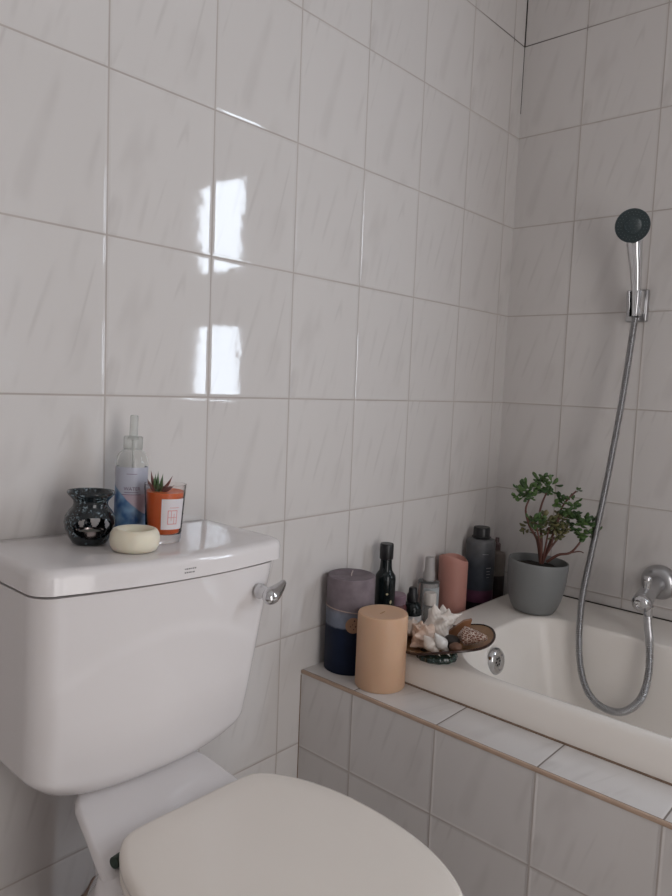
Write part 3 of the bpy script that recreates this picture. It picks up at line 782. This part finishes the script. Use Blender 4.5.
# little red jar hidden between
rj = place(empty('jar', (0, 0, 0), label='small dark red jar half hidden between black bottle and dropper bottle', cat='jar'), -0.515, -0.034)
link_mesh('jar_body', *lathe([(0, 0), (0.024, 0), (0.026, 0.003), (0.026, 0.088), (0.022, 0.096), (0, 0.096)], 40), mat('dark_red_plastic', (0.12, 0.035, 0.04), 0.4), rj)
link_mesh('lid', *lathe([(0, 0.0962), (0.024, 0.0962), (0.024, 0.116), (0.022, 0.118), (0, 0.118)], 40), mat('mauve_lid', (0.25, 0.16, 0.20), 0.4), rj)
# dropper bottle
dp = place(empty('dropper_bottle', (0, 0, 0), label='small black dropper bottle with white label beside the seashell dish', cat='bottle', group='bottles behind the bath'), -0.470, -0.050)
link_mesh('bottle', *lathe([(0, 0), (0.0215, 0), (0.0235, 0.003), (0.0235, 0.074), (0.0220, 0.083), (0.0165, 0.091), (0.0125, 0.094), (0.0125, 0.097), (0, 0.097)], 40), M_darkglass, dp)
link_mesh('dropper_cap', *lathe([(0, 0.0965), (0.0138, 0.0965), (0.0135, 0.111), (0.0105, 0.116), (0.0098, 0.126), (0.008, 0.129), (0, 0.130)], 36), M_black, dp)
link_mesh('label', *patch(0.0237, BV-1.4, BV+1.4, 0.018, 0.064, 24), mat('paper_label', (0.55, 0.53, 0.52), 0.6), dp)
# clear spray with frosted cap
sp_ = place(empty('spray_bottle', (0, 0, 0), label='clear mist bottle with frosted cap, left of the pink candle', cat='bottle', group='bottles behind the bath'), -0.389, -0.040)
link_mesh('bottle', *lathe([(0, 0), (0.025, 0), (0.027, 0.003), (0.027, 0.121), (0.0255, 0.126), (0.017, 0.1285), (0.013, 0.130), (0.013, 0.134), (0, 0.134)], 44), mat('smoky_clear', (0.78, 0.80, 0.80), 0.06, trans=0.9, ior=1.3), sp_)
link_mesh('shoulder_ring', *lathe([(0.0255, 0.1255), (0.0265, 0.1275), (0.018, 0.1300), (0.0175, 0.1285)], 40), mat('grey_ring', (0.08, 0.085, 0.085), 0.3), sp_)
link_mesh('cap', *lathe([(0, 0.132), (0.0150, 0.132), (0.0150, 0.149), (0.0125, 0.152), (0.0118, 0.184), (0.010, 0.188), (0, 0.188)], 36), mat('milky_cap', (0.50, 0.47, 0.46), 0.3, trans=0.3), sp_)
sl = link_mesh('label', *patch(0.0273, BV-0.5, BV+1.2, 0.045, 0.116, 20), mat('pale_label', (0.40, 0.42, 0.43), 0.5), sp_)
tx = MB()
for k in range(6):
    tx.add(patch(0.0275, BV-0.25, BV+0.55-0.12*(k % 3), 0.100-0.009*k, 0.102-0.009*k, 8))
tx.build('lettering', mat('grey_ink', (0.14, 0.16, 0.17), 0.6), sl, smooth=False)
# white capped little bottle
wb = place(empty('tonic_bottle', (0, 0, 0), label='tiny clear bottle with white cap, just behind the shells', cat='bottle', group='bottles behind the bath'), -0.425, -0.0705)
link_mesh('bottle', *lathe([(0, 0), (0.0135, 0), (0.015, 0.002), (0.015, 0.070), (0.013, 0.078), (0.0095, 0.081), (0.0095, 0.084), (0, 0.084)], 32), mat('hazy_clear', (0.72, 0.70, 0.68), 0.1, trans=0.7, ior=1.3), wb)
link_mesh('cap', *lathe([(0, 0.083), (0.0148, 0.083), (0.0150, 0.085), (0.0148, 0.109), (0.0130, 0.112), (0, 0.112)], 32), mat('ivory_cap', (0.62, 0.57, 0.53), 0.4), wb)
# shampoo bottle
sh = place(empty('shampoo_bottle', (0, 0, 0), label='big dark grey shampoo bottle with black cap and magenta band', cat='bottle', group='bottles behind the bath'), -0.154, -0.046)
def oval(prof, ky=0.80, seg=56):
    V, F = lathe(prof, seg); return [(x, y*ky, z) for x, y, z in V], F
SHR = 0.0400
ROT45 = math.radians(-42)
link_mesh('bottle', *oval([(0, 0), (SHR-0.003, 0), (SHR, 0.004), (SHR, 0.194), (SHR-0.001, 0.199), (SHR-0.004, 0.203), (0.028, 0.2055), (0.021, 0.206), (0.021, 0.207), (0, 0.207)]), bands('shampoo_bottle_plastic', [(0, (0.010, 0.008, 0.011)), (0.033, (0.010, 0.008, 0.011)), (0.0345, (0.105, 0.035, 0.07)), (0.066, (0.09, 0.035, 0.065)), (0.0675, (0.035, 0.042, 0.056)), (0.13, (0.045, 0.052, 0.066)), (0.165, (0.085, 0.088, 0.096)), (0.21, (0.12, 0.12, 0.125))], wob=0.0005, rough=0.32, sss=0), sh)
link_mesh('cap', *lathe([(0, 0.2065), (0.0245, 0.2065), (0.0265, 0.209), (0.0225, 0.212), (0.0225, 0.233), (0.021, 0.236), (0, 0.236)], 40), M_black, sh)
sh.rotation_euler = (0, 0, ROT45)
M_silver = mat('silver_ink', (0.30, 0.31, 0.33), 0.5)
tx = MB()
for k, (a0, a1, z, h) in enumerate(((0.36, 0.75, 0.128, 0.0022), (0.40, 0.66, 0.119, 0.0018), (0.40, 0.72, 0.111, 0.0018), (0.42, 0.62, 0.103, 0.0014))):
    b0 = BV-ROT45
    V, F = patch(SHR+0.0004, b0+a0, b0+a1, z, z+h, 10); tx.add(([(x, y*0.80, zz) for x, y, zz in V], F))
tx.build('lettering', M_silver, sh, smooth=False)
V, F = patch(SHR+0.0004, BV-ROT45+0.05, BV-ROT45+0.48, 0.166, 0.1672, 10)
link_mesh('title_line', [(x, y*0.80, zz) for x, y, zz in V], F, M_silver, sh, smooth=False)
# lotion bottle in the corner
lo = place(empty('lotion_bottle', (0, 0, 0), label='taupe and dark red lotion bottle in corner behind the shampoo', cat='bottle', group='bottles behind the bath'), -0.046, -0.036)
link_mesh('bottle', *lathe([(0, 0), (0.024, 0), (0.026, 0.003), (0.026, 0.140), (0.024, 0.147), (0.014, 0.150), (0.011, 0.152), (0.011, 0.156), (0, 0.156)], 36), bands('lotion_plastic', [(0, (0.05, 0.014, 0.016)), (0.02, (0.06, 0.018, 0.02)), (0.035, (0.035, 0.028, 0.027)), (0.083, (0.035, 0.03, 0.028)), (0.085, (0.16, 0.14, 0.125)), (0.156, (0.18, 0.15, 0.135))], wob=0.001, sss=0), lo)
link_mesh('pump', *lathe([(0, 0.155), (0.0105, 0.155), (0.0105, 0.172), (0.006, 0.176), (0.005, 0.190), (0, 0.191)], 24), mat('maroon_pump', (0.11, 0.07, 0.07), 0.4), lo)

# ------------------------------------------------------------------ dish of shells on the near corner of the bath rim
A = Vector((0.667, -0.744, 0)).normalized(); Fd = Vector((0.744, 0.667, 0)).normalized(); UP = Vector((0, 0, 1))
DC = Vector((-0.620, -0.2465, -0.518))
BASE = Matrix(((A.x, Fd.x, 0, 0), (A.y, Fd.y, 0, 0), (0, 0, 1, 0), (0, 0, 0, 1)))
DT = Matrix.Translation(DC) @ BASE
di = empty('glass_dish', DC, label='amber glass dish with dark rim holding shells on the bath rim', cat='dish')
di.matrix_world = DT
TLT = math.radians(11)
def dish_pt(rad, a, off=0.0):
    """height of the bowl at polar (rad, a); tilted so the right edge is higher"""
    x = 0.094*rad*math.cos(a); y = 0.080*rad*math.sin(a)
    z = 0.021+0.017*rad**2.2 + x*math.tan(TLT)*0.9 + 0.004*rad*rad*math.sin(3*a+0.5)+off
    return Vector((x, y, z))
n = 72
top = [[dish_pt(r, 2*PI*k/n, 0.0018) for k in range(n)] for r in (0.12, 0.35, 0.6, 0.8, 0.93, 1.0)]
bot = [[dish_pt(r, 2*PI*k/n, -0.0018) for k in range(n)] for r in (1.0, 0.93, 0.8, 0.6, 0.35, 0.12)]
link_mesh('dish_bowl', *loft(top+bot), mat('amber_glass', (0.30, 0.17, 0.085), 0.16, spec=0.5, noise=0.35, nscale=28), di, angle=60)
link_mesh('dish_rim', *tube([dish_pt(1.005, 2*PI*k/n) for k in range(n+1)], 0.0026, 8), mat('dark_rim', (0.03, 0.012, 0.008), 0.25), di)
M_green = speckle_mat('dark_green_glass', (0.008, 0.022, 0.018), (0.10, 0.16, 0.13), 0.56, 140)
ft = []
for z, r in ((0.0002, 0.86), (0.002, 0.95), (0.007, 1.0), (0.013, 0.96), (0.019, 0.75)):
    ft.append([Vector((0.042*r*(1+0.03*math.cos(12*a))*math.cos(a)-0.022, 0.036*r*(1+0.03*math.cos(12*a))*math.sin(a)-0.012, z)) for a in [2*PI*k/96 for k in range(96)]])
link_mesh('dish_foot', *loft(ft), M_green, di)

M_shell_white = mat('white_shell', (0.72, 0.66, 0.61), 0.4, noise=0.14, nscale=45, bump=0.0012)
M_shell_pink = mat('pink_shell', (0.66, 0.50, 0.41), 0.4, noise=0.25, nscale=40, bump=0.001)
M_shell_pale = mat('grey_white_shell', (0.62, 0.60, 0.58), 0.3, noise=0.12, nscale=70)
def conch(L, R, whorls=4.0, knobs=7, spike=0.5, rows=((0.42, 0.10), (0.66, 0.08)), nz=84, na=126, flare=0.0, seed=1):
    """spiral shell along +x, length L, widest radius R, rows of knobs or spikes"""
    rnd = random.Random(seed); kh = [[0.6+0.6*rnd.random() for _ in range(knobs)] for _ in rows]
    rings = []
    for i in range(nz+1):
        u = i/nz
        # narrow siphon, swelling body, stepped spire
        body = (math.sin(PI*min(1, u/0.78)**0.8*0.62)) if u < 0.6 else None
        if u < 0.45: p = 0.16+0.84*(math.sin(PI/2*u/0.45))**1.3
        else: p = max(0.02, (1-(u-0.45)/0.55))**1.15*(1+0.10*math.sin((u-0.45)*whorls*2*PI*1.6))
        ring = []
        for k in range(na):
            a = 2*PI*k/na
            r = R*p*(1+0.06*math.sin(a*1+u*whorls*2*PI))
            sx = 0
            for ri, (uc, uw) in enumerate(rows):
                uu = u-uc-0.05*math.sin(a)
                ridge = math.exp(-(uu/uw)**2)
                kk = a/(2*PI)*knobs+ri*0.5; kb = max(0, math.cos((kk-round(kk))*PI))**9*kh[ri][int(round(kk)) % knobs]
                r += R*spike*ridge*kb*(1-ri*0.35)
                sx += L*0.05*ridge*kb
            if flare and math.cos(a) > 0.2: r *= 1+flare*math.cos(a)*math.sin(PI*min(1, u*1.3))
            r *= 1+0.015*math.sin(u*90)
            ring.append(Vector((L*(u-0.5)+sx, r*math.cos(a), r*math.sin(a))))
        rings.append(ring)
    return loft(rings)
def lay(o, x, y, z, rx=0, ry=0, rz=0, label=None, cat='seashell', group=None):
    """stand a find in the dish at dish coordinates"""
    o.matrix_world = DT @ Matrix.Translation((x, y, z)) @ Matrix.Rotation(rz, 4, 'Z') @ Matrix.Rotation(ry, 4, 'Y') @ Matrix.Rotation(rx, 4, 'X')
    return tag(o, label, cat, group)
GS = 'shells and stones in the amber dish'
def dz(x, y): 
    return 0.0228+0.017*((x/0.094)**2+(y/0.080)**2)**1.1 + x*math.tan(TLT)*0.9
lay(link_mesh('seashell', *conch(0.100, 0.026, 3, 6, 1.0, ((0.40, 0.09), (0.60, 0.07)), seed=4), M_shell_white, angle=80), -0.008, 0.036, dz(-.008, .036)+0.036, 0.5, -0.38, 0.20, 'largest spiky white seashell at the back of the amber dish', group=GS)
lay(link_mesh('seashell', *conch(0.078, 0.0235, 3, 7, 0.55, ((0.40, 0.11), (0.62, 0.09)), seed=9), M_shell_pink, angle=80), -0.052, 0.000, dz(-.052, 0)+0.027, 0.3, -0.50, 2.3, 'knobbly pinkish seashell at the left of the amber dish', group=GS)
lay(link_mesh('seashell', *conch(0.062, 0.0125, 2.5, 6, 0.0, (), seed=2), M_shell_pale, angle=80), -0.018, -0.050, dz(-.018, -.050)+0.017, 0.4, 0.95, 0.3, 'small smooth white seashell at the front edge of the amber dish', group=GS)
lay(link_mesh('seashell', *conch(0.050, 0.0140, 2.5, 6, 0.0, (), seed=12), M_shell_white, angle=80), -0.038, -0.046, dz(-.038, -.046)+0.015, 0.9, 0.75, -0.5, 'cream whelk leaning left of the small smooth white shell', group=GS)
lay(link_mesh('seashell', *conch(0.062, 0.0190, 3, 8, 0.25, ((0.42, 0.12), (0.62, 0.1)), seed=21), speckle_mat('brown_mottled_shell', (0.56, 0.48, 0.42), (0.14, 0.07, 0.05), 0.50, 120), angle=80), -0.070, 0.034, dz(-.070, .034)+0.026, 0.2, -0.2, 1.2, 'brown mottled seashell far left behind the peach candle', group=GS)
# cone shell with a tented net pattern
def net_mat():
    m = bpy.data.materials.new('net_pattern_shell'); m.use_nodes = True; nt = m.node_tree; L = nt.links; b = nt.nodes['Principled BSDF']
    tc = nt.nodes.new('ShaderNodeTexCoord'); v = nt.nodes.new('ShaderNodeTexVoronoi'); v.feature = 'DISTANCE_TO_EDGE'; v.inputs['Scale'].default_value = 240
    mp = nt.nodes.new('ShaderNodeMapping'); mp.inputs['Scale'].default_value = (0.65, 1, 1); L.new(tc.outputs['Object'], mp.inputs[0]); L.new(mp.outputs[0], v.inputs['Vector'])
    cr = nt.nodes.new('ShaderNodeValToRGB'); L.new(v.outputs['Distance'], cr.inputs[0])
    cr.color_ramp.elements[0].position = 0.045; cr.color_ramp.elements[0].color = (0.60, 0.52, 0.45, 1)
    cr.color_ramp.elements[1].position = 0.09; cr.color_ramp.elements[1].color = (0.15, 0.055, 0.032, 1)
    L.new(cr.outputs[0], b.inputs['Base Color']); b.inputs['Roughness'].default_value = 0.3
    return m
cone = []
for i in range(41):
    u = i/40
    r = 0.0195*(0.18+0.82*(u/0.74)**0.75) if u < 0.74 else 0.0195*(1-((u-0.74)/0.26))**0.8*(1+0.05*math.sin((u-0.74)*90))
    cone.append([Vector((0.060*(u-0.5), max(r, 0.0006)*math.cos(a), max(r, 0.0006)*math.sin(a))) for a in [2*PI*k/48 for k in range(48)]])
lay(link_mesh('seashell', *loft(cone), net_mat(), angle=80), 0.044, -0.030, dz(.044, -.030)+0.020, 0.3, 0.10, 2.7, 'brown cone seashell with white net pattern at the right of the dish', group=GS)
# stones and shard
def pebble(rx, ry, rz, seed):
    rnd = random.Random(seed); ph = [rnd.random()*6 for _ in range(6)]
    V, F = lathe([(math.sin(PI*k/16), -math.cos(PI*k/16)) for k in range(17)], 32)
    out = []
    for x, y, z in V:
        s = 1+0.07*math.sin(3*x+ph[0])+0.06*math.sin(3.3*y+ph[1])+0.06*math.sin(3.1*z+ph[2])
        out.append((x*rx*s, y*ry*s, z*rz*s))
    return out, F
lay(link_mesh('stone', *pebble(0.0175, 0.016, 0.0145, 5), mat('dark_stone', (0.028, 0.022, 0.020), 0.55, noise=0.4, nscale=80)), 0.006, -0.020, dz(.006, -.02)+0.0145, label='dark brown round stone in the middle of the shell dish', cat='stone', group=GS)
lay(link_mesh('stone', *pebble(0.0135, 0.0115, 0.0095, 8), mat('brown_stone', (0.15, 0.075, 0.045), 0.55, noise=0.3, nscale=90)), 0.008, -0.054, dz(.008, -.054)+0.009, label='small reddish brown pebble at the front of the shell dish', cat='stone', group=GS)
shard = [(0, 0, 0), (0.032, 0.002, 0.006), (0.040, 0.0, 0.042), (0.024, 0.0, 0.038), (-0.012, 0.0, 0.010)]
V = [(x, y-0.004, z) for x, y, z in shard]+[(x, y+0.005, z) for x, y, z in shard]
lay(link_mesh('shell_fragment', V, [(0, 1, 2, 3, 4), (9, 8, 7, 6, 5)]+[(k, (k+1) % 5, 5+(k+1) % 5, 5+k) for k in range(5)], mat('orange_shard', (0.26, 0.12, 0.06), 0.35, noise=0.3, nscale=70), smooth=False), 0.012, 0.020, dz(.012, .020)+0.008, label='orange brown pointed shell fragment standing up in the dish', cat='seashell', group=GS)
lay(link_mesh('stone', *pebble(0.020, 0.012, 0.007, 15), mat('tan_stone', (0.30, 0.20, 0.12), 0.5, noise=0.3, nscale=60)), 0.040, 0.018, dz(.04, .018)+0.006, label='flat tan stone beneath the orange shell fragment', cat='stone', group=GS)

# ------------------------------------------------------------------ potted jade plant on the rim corner
PP = Vector((-0.184, -0.222, -0.5178))
PT = empty('potted_plant', PP, (math.radians(0), 0, 0), 'jade plant in a round grey pot on the far corner of the bath', 'potted plant')
tl_ax = Vector((0.744, 0.667, 0))
PT.scale = (0.95, 0.95, 0.97); PT.rotation_mode = 'QUATERNION'
from mathutils import Quaternion
PT.rotation_quaternion = Quaternion(tl_ax, math.radians(3.0))
link_mesh('pot', *lathe([(0, 0.0), (0.048, 0.0), (0.053, 0.002), (0.0605, 0.014), (0.0680, 0.034), (0.0735, 0.060), (0.0768, 0.090), (0.0780, 0.122), (0.0778, 0.132), (0.0765, 0.1345), (0.0745, 0.134), (0.0735, 0.131), (0.0730, 0.112), (0, 0.112)], 72), mat('grey_pot', (0.195, 0.20, 0.20), 0.45, noise=0.04, nscale=20), PT)
so_r = [[Vector((0.072*r*math.cos(a), 0.072*r*math.sin(a), 0.1135+(1-r)*0.006+0.0015*math.sin(9*a+r*20))) for a in [2*PI*k/48 for k in range(48)]] for r in (1.0, 0.8, 0.6, 0.4, 0.2)]
link_mesh('soil', *loft(so_r, False, True), mat('dark_soil', (0.02, 0.015, 0.012), 0.9, noise=0.6, nscale=150, bump=0.002), PT)
def pv(dx, dy, dd): return A*dx+Fd*dd+UP*(0.126+dy)      # right, up, away, metres from the soil
M_stem = mat('jade_stem', (0.13, 0.055, 0.042), 0.55, noise=0.3, nscale=60)
stems = [
    ([(0.006, 0.0, 0), (-0.014, 0.062, -0.01), (-0.042, 0.100, -0.018), (-0.054, 0.138, -0.012), (-0.046, 0.165, -0.006)], 0.0042),
    ([(0.008, 0.0, 0.004), (0.004, 0.062, 0.012), (-0.006, 0.118, 0.020), (-0.003, 0.152, 0.022), (0.005, 0.182, 0.020)], 0.0042),
    ([(0.010, 0.0, 0.0), (0.024, 0.062, -0.004), (0.040, 0.118, 0.004), (0.046, 0.150, 0.006), (0.062, 0.178, 0.004), (0.078, 0.196, 0.004)], 0.0040),
    ([(0.020, 0.006, -0.006), (0.042, 0.030, -0.022), (0.068, 0.040, -0.032), (0.086, 0.062, -0.034), (0.098, 0.084, -0.030)], 0.0040),
    ([(0.012, 0.002, 0.010), (0.036, 0.042, 0.020), (0.064, 0.080, 0.026), (0.078, 0.104, 0.026)], 0.0034),
    ([(0.004, 0.0, -0.006), (-0.006, 0.048, -0.020), (-0.022, 0.088, -0.030), (-0.028, 0.108, -0.030)], 0.0034),
    ([(0.008, 0.0, -0.004), (0.008, 0.05, -0.018), (0.010, 0.10, -0.020)], 0.0034),
    ([(0.008, 0.0, -0.002), (0.020, 0.04, -0.012), (0.028, 0.075, -0.016)], 0.0032),
    ([(0.070, 0.041, -0.032), (0.090, 0.048, -0.040), (0.100, 0.046, -0.044)], 0.0022),
]
for pts, r in stems:
    P = smooth_path([pv(*p) for p in pts], 24)
    link_mesh('stem', *tube(P, [r*(1-0.45*k/23) for k in range(24)], 10), M_stem, PT)
def jade_leaf(base, d, L, w, nrm):
    """fleshy obovate leaf"""
    d = d.normalized(); s = d.cross(nrm).normalized(); n_ = s.cross(d).normalized()
    rings = []
    for k in range(8):
        t = k/7; ww = w*(0.16+0.95*math.sin(PI*(t**1.35)*0.93+0.1))*0.5; th = ww*0.42+0.0004
        if k == 7: ww *= 0.35; th *= 0.35
        c = base+d*L*t+n_*(0.10*L*math.sin(PI*t*0.9))*-1
        rings.append([c+s*ww*math.cos(a)+n_*th*math.sin(a) for a in [2*PI*i/8 for i in range(8)]])
    return loft(rings)
def cluster(center, spread, nl, size, rnd):
    mb = MB(); c = pv(*center)
    for i in range(nl):
        th = rnd.uniform(0, 2*PI); ph = rnd.uniform(-0.5, 1.25)
        d = Vector((math.cos(th)*math.cos(ph), math.sin(th)*math.cos(ph), math.sin(ph)))
        o = Vector((rnd.uniform(-1, 1)*spread[0], rnd.uniform(-1, 1)*spread[0], rnd.uniform(-1, 1)*spread[1]))
        base = c+o*0.75
        dd = (d*0.9+Vector((o.x, o.y, o.z))/max(spread)*0.6)
        L = size*rnd.uniform(0.75, 1.25)
        mb.add(jade_leaf(base, dd, L, L*0.62, Vector((rnd.uniform(-.5, .5), rnd.uniform(-.5, .5), 1))))
    return mb
def leaf_mat(name, c1, c2):
    m = bpy.data.materials.new(name); m.use_nodes = True; nt = m.node_tree; L = nt.links; b = nt.nodes['Principled BSDF']
    g = nt.nodes.new('ShaderNodeNewGeometry'); cr = nt.nodes.new('ShaderNodeValToRGB'); L.new(g.outputs['Random Per Island'], cr.inputs[0])
    cr.color_ramp.elements[0].color = (*c1, 1); cr.color_ramp.elements[1].color = (*c2, 1)
    L.new(cr.outputs[0], b.inputs['Base Color']); b.inputs['Roughness'].default_value = 0.38
    return m
M_leaf = leaf_mat('jade_leaf', (0.025, 0.065, 0.018), (0.085, 0.155, 0.04))
M_leaf_old = leaf_mat('jade_leaf_brownish', (0.06, 0.075, 0.025), (0.17, 0.15, 0.065))
rnd = random.Random(5)
for center, spread, nl, size, mm in (
        ((-0.056, 0.184, -0.010), (0.032, 0.024), 48, 0.018, M_leaf),
        ((0.000, 0.206, 0.020), (0.030, 0.028), 52, 0.018, M_leaf),
        ((0.058, 0.160, 0.004), (0.030, 0.024), 46, 0.018, M_leaf),
        ((0.080, 0.196, 0.004), (0.004, 0.006), 5, 0.010, M_leaf),
        ((0.104, 0.108, -0.030), (0.028, 0.034), 60, 0.019, M_leaf),
        ((0.080, 0.112, 0.024), (0.020, 0.018), 24, 0.018, M_leaf),
        ((-0.028, 0.110, -0.030), (0.022, 0.014), 22, 0.017, M_leaf),
        ((0.008, 0.114, -0.020), (0.020, 0.016), 24, 0.017, M_leaf_old),
        ((0.034, 0.094, -0.014), (0.034, 0.026), 54, 0.016, M_leaf_old),
        ((-0.012, 0.092, 0.012), (0.034, 0.022), 42, 0.016, M_leaf_old),
        ((0.050, 0.115, 0.020), (0.022, 0.020), 26, 0.017, M_leaf_old)):
    cluster(center, spread, nl, size, rnd).build('foliage', mm, PT, angle=80)

# ------------------------------------------------------------------ shower
br = empty('shower_bracket', (0, -0.372, 0.262), label='chrome wall bracket holding the shower handset', cat='bracket')
link_mesh('wall_plate', *box(-0.016, -0.0005, -0.016, 0.036, -0.044, 0.036, 0.005), M_chrome_soft, br)
cup = MB()
cr_ = []
arc = [math.radians(a) for a in range(-145, 146, 10)]
ro, ri = 0.0190, 0.0135
for z, k in ((-0.034, 0.88), (-0.030, 0.94), (0.022, 1.08), (0.026, 1.04)):
    cr_.append([Vector((-0.058+k*ro*math.cos(a), k*ro*math.sin(a), z)) for a in arc]+[Vector((-0.058+k*ri*math.cos(a), k*ri*math.sin(a), z)) for a in reversed(arc)])
cup.add(loft(cr_))
cup.add(box(-0.042, -0.012, -0.012, 0.012, -0.026, 0.018, 0.004))
cup.build('holder_cup', M_chrome, br)
hs = empty('shower_handset', (-0.058, -0.372, 0.232), label='chrome hand shower with round dark grey face on the right wall', cat='shower head')
hp = smooth_path([(0, -0.003, -0.004), (-0.003, -0.002, 0.05), (-0.010, 0.000, 0.105), (-0.014, 0.004, 0.145), (-0.014, 0.007, 0.175), (-0.012, 0.008, 0.190)], 30)
link_mesh('handle', *tube(hp, [0.0098+0.0012*min(1, k/6)+0.0095*(max(0, (k-6)/23))**1.5 for k in range(30)], 24), M_chrome, hs)
hn = Vector((-0.86, -0.34, -0.32)).normalized()
hd = link_mesh('head_shell', *lathe([(0, -0.026), (0.014, -0.025), (0.028, -0.019), (0.038, -0.010), (0.0405, -0.003), (0.0412, 0.002), (0.0405, 0.0045), (0.039, 0.004), (0, 0.004)], 56), M_chrome, hs)
hd.location = Vector((-0.046, 0.003, 0.204)); hd.scale = (0.95, 0.95, 0.95); hd.rotation_mode = 'QUATERNION'; hd.rotation_quaternion = hn.to_track_quat('Z', 'Y')
M_face = mat('dark_spray_face', (0.03, 0.045, 0.05), 0.3, noise=0.15, nscale=60)
link_mesh('spray_face', *lathe([(0.0413, 0.0028), (0.0414, 0.0044), (0.0395, 0.0064), (0.022, 0.0072), (0.0215, 0.0066), (0.0205, 0.0072), (0, 0.0078)], 56), M_face, hd)
nz_ = MB()
for R0, cnt in ((0.008, 6), (0.0155, 12), (0.0275, 20), (0.034, 26)):
    for k in range(cnt):
        a = 2*PI*k/cnt
        nz_.add(lathe([(0.0011, 0.0064), (0.0009, 0.0088), (0, 0.009)], 6), Matrix.Translation((R0*math.cos(a), R0*math.sin(a), 0)))
nz_.build('nozzles', mat('grey_rubber', (0.09, 0.11, 0.115), 0.5), hd)
# mixer
mx_ = empty('bath_mixer', (0, -0.467, -0.425), label='chrome bath tap outlet on the right wall feeding the hose', cat='tap')
link_mesh('wall_flange', *lathe([(0, 0.0), (0.043, 0.0), (0.0435, 0.004), (0.041, 0.014), (0.035, 0.022), (0.027, 0.026), (0.024, 0.0265), (0.0, 0.0265)], 56), M_chrome_soft, mx_).rotation_euler = (0, -PI/2, 0)
link_mesh('spout', *tube(smooth_path([(-0.02, 0, 0), (-0.070, -0.003, -0.003), (-0.112, -0.006, -0.008), (-0.150, -0.0095, -0.0155), (-0.162, -0.011, -0.018)], 24), [0.0195]*14+[0.0195+0.0030*(k/9) for k in range(10)], 28), M_chrome_soft, mx_)
ec = link_mesh('end_cap', *lathe([(0.0208, -0.004), (0.0215, 0.004), (0.019, 0.010), (0.012, 0.014), (0.005, 0.0152), (0.0045, 0.013), (0, 0.013)], 36), M_chrome, mx_)
ec.location = (-0.162, -0.011, -0.018); ec.rotation_mode = 'QUATERNION'; ec.rotation_quaternion = Vector((-0.95, 0.17, -0.26)).to_track_quat('Z', 'Y')
link_mesh('diverter_knob', *lathe([(0, 0.0), (0.0085, 0.0), (0.0080, 0.012), (0.0098, 0.018), (0.0098, 0.027), (0.008, 0.030), (0, 0.0305)], 24), M_chrome, mx_).location = (-0.122, -0.007, 0.007)
link_mesh('hose_nut', *lathe([(0, -0.030), (0.0098, -0.030), (0.0105, -0.028), (0.0105, -0.014), (0.0115, 0.0), (0, 0.0)], 8), M_chrome, mx_).location = (-0.146, -0.022, -0.026)
# hose
HP = [(-0.0585, -0.3755, 0.226), (-0.0605, -0.3748, 0.205), (-0.070, -0.3639, 0.023), (-0.100, -0.3503, -0.2002), (-0.150, -0.3456, -0.3695), (-0.190, -0.3491, -0.4608), (-0.225, -0.363, -0.5476),
      (-0.240, -0.379, -0.6121), (-0.250, -0.4031, -0.6547), (-0.255, -0.4394, -0.6767), (-0.255, -0.4844, -0.6728), (-0.250, -0.519, -0.6347), (-0.240, -0.5290, -0.5768), (-0.215, -0.5185, -0.5160), (-0.172, -0.4995, -0.493), (-0.146, -0.489, -0.478)]
NP = 1500
P = smooth_path(HP, NP)
hose = MB().add(tube(P, [0.0078+0.0013*math.sin(2*PI*k/5.0+0.4) for k in range(NP)], 12))
tag(hose.build('shower_hose', M_chrome_soft, angle=80), 'ribbed metal shower hose looping down into the bath', 'hose')
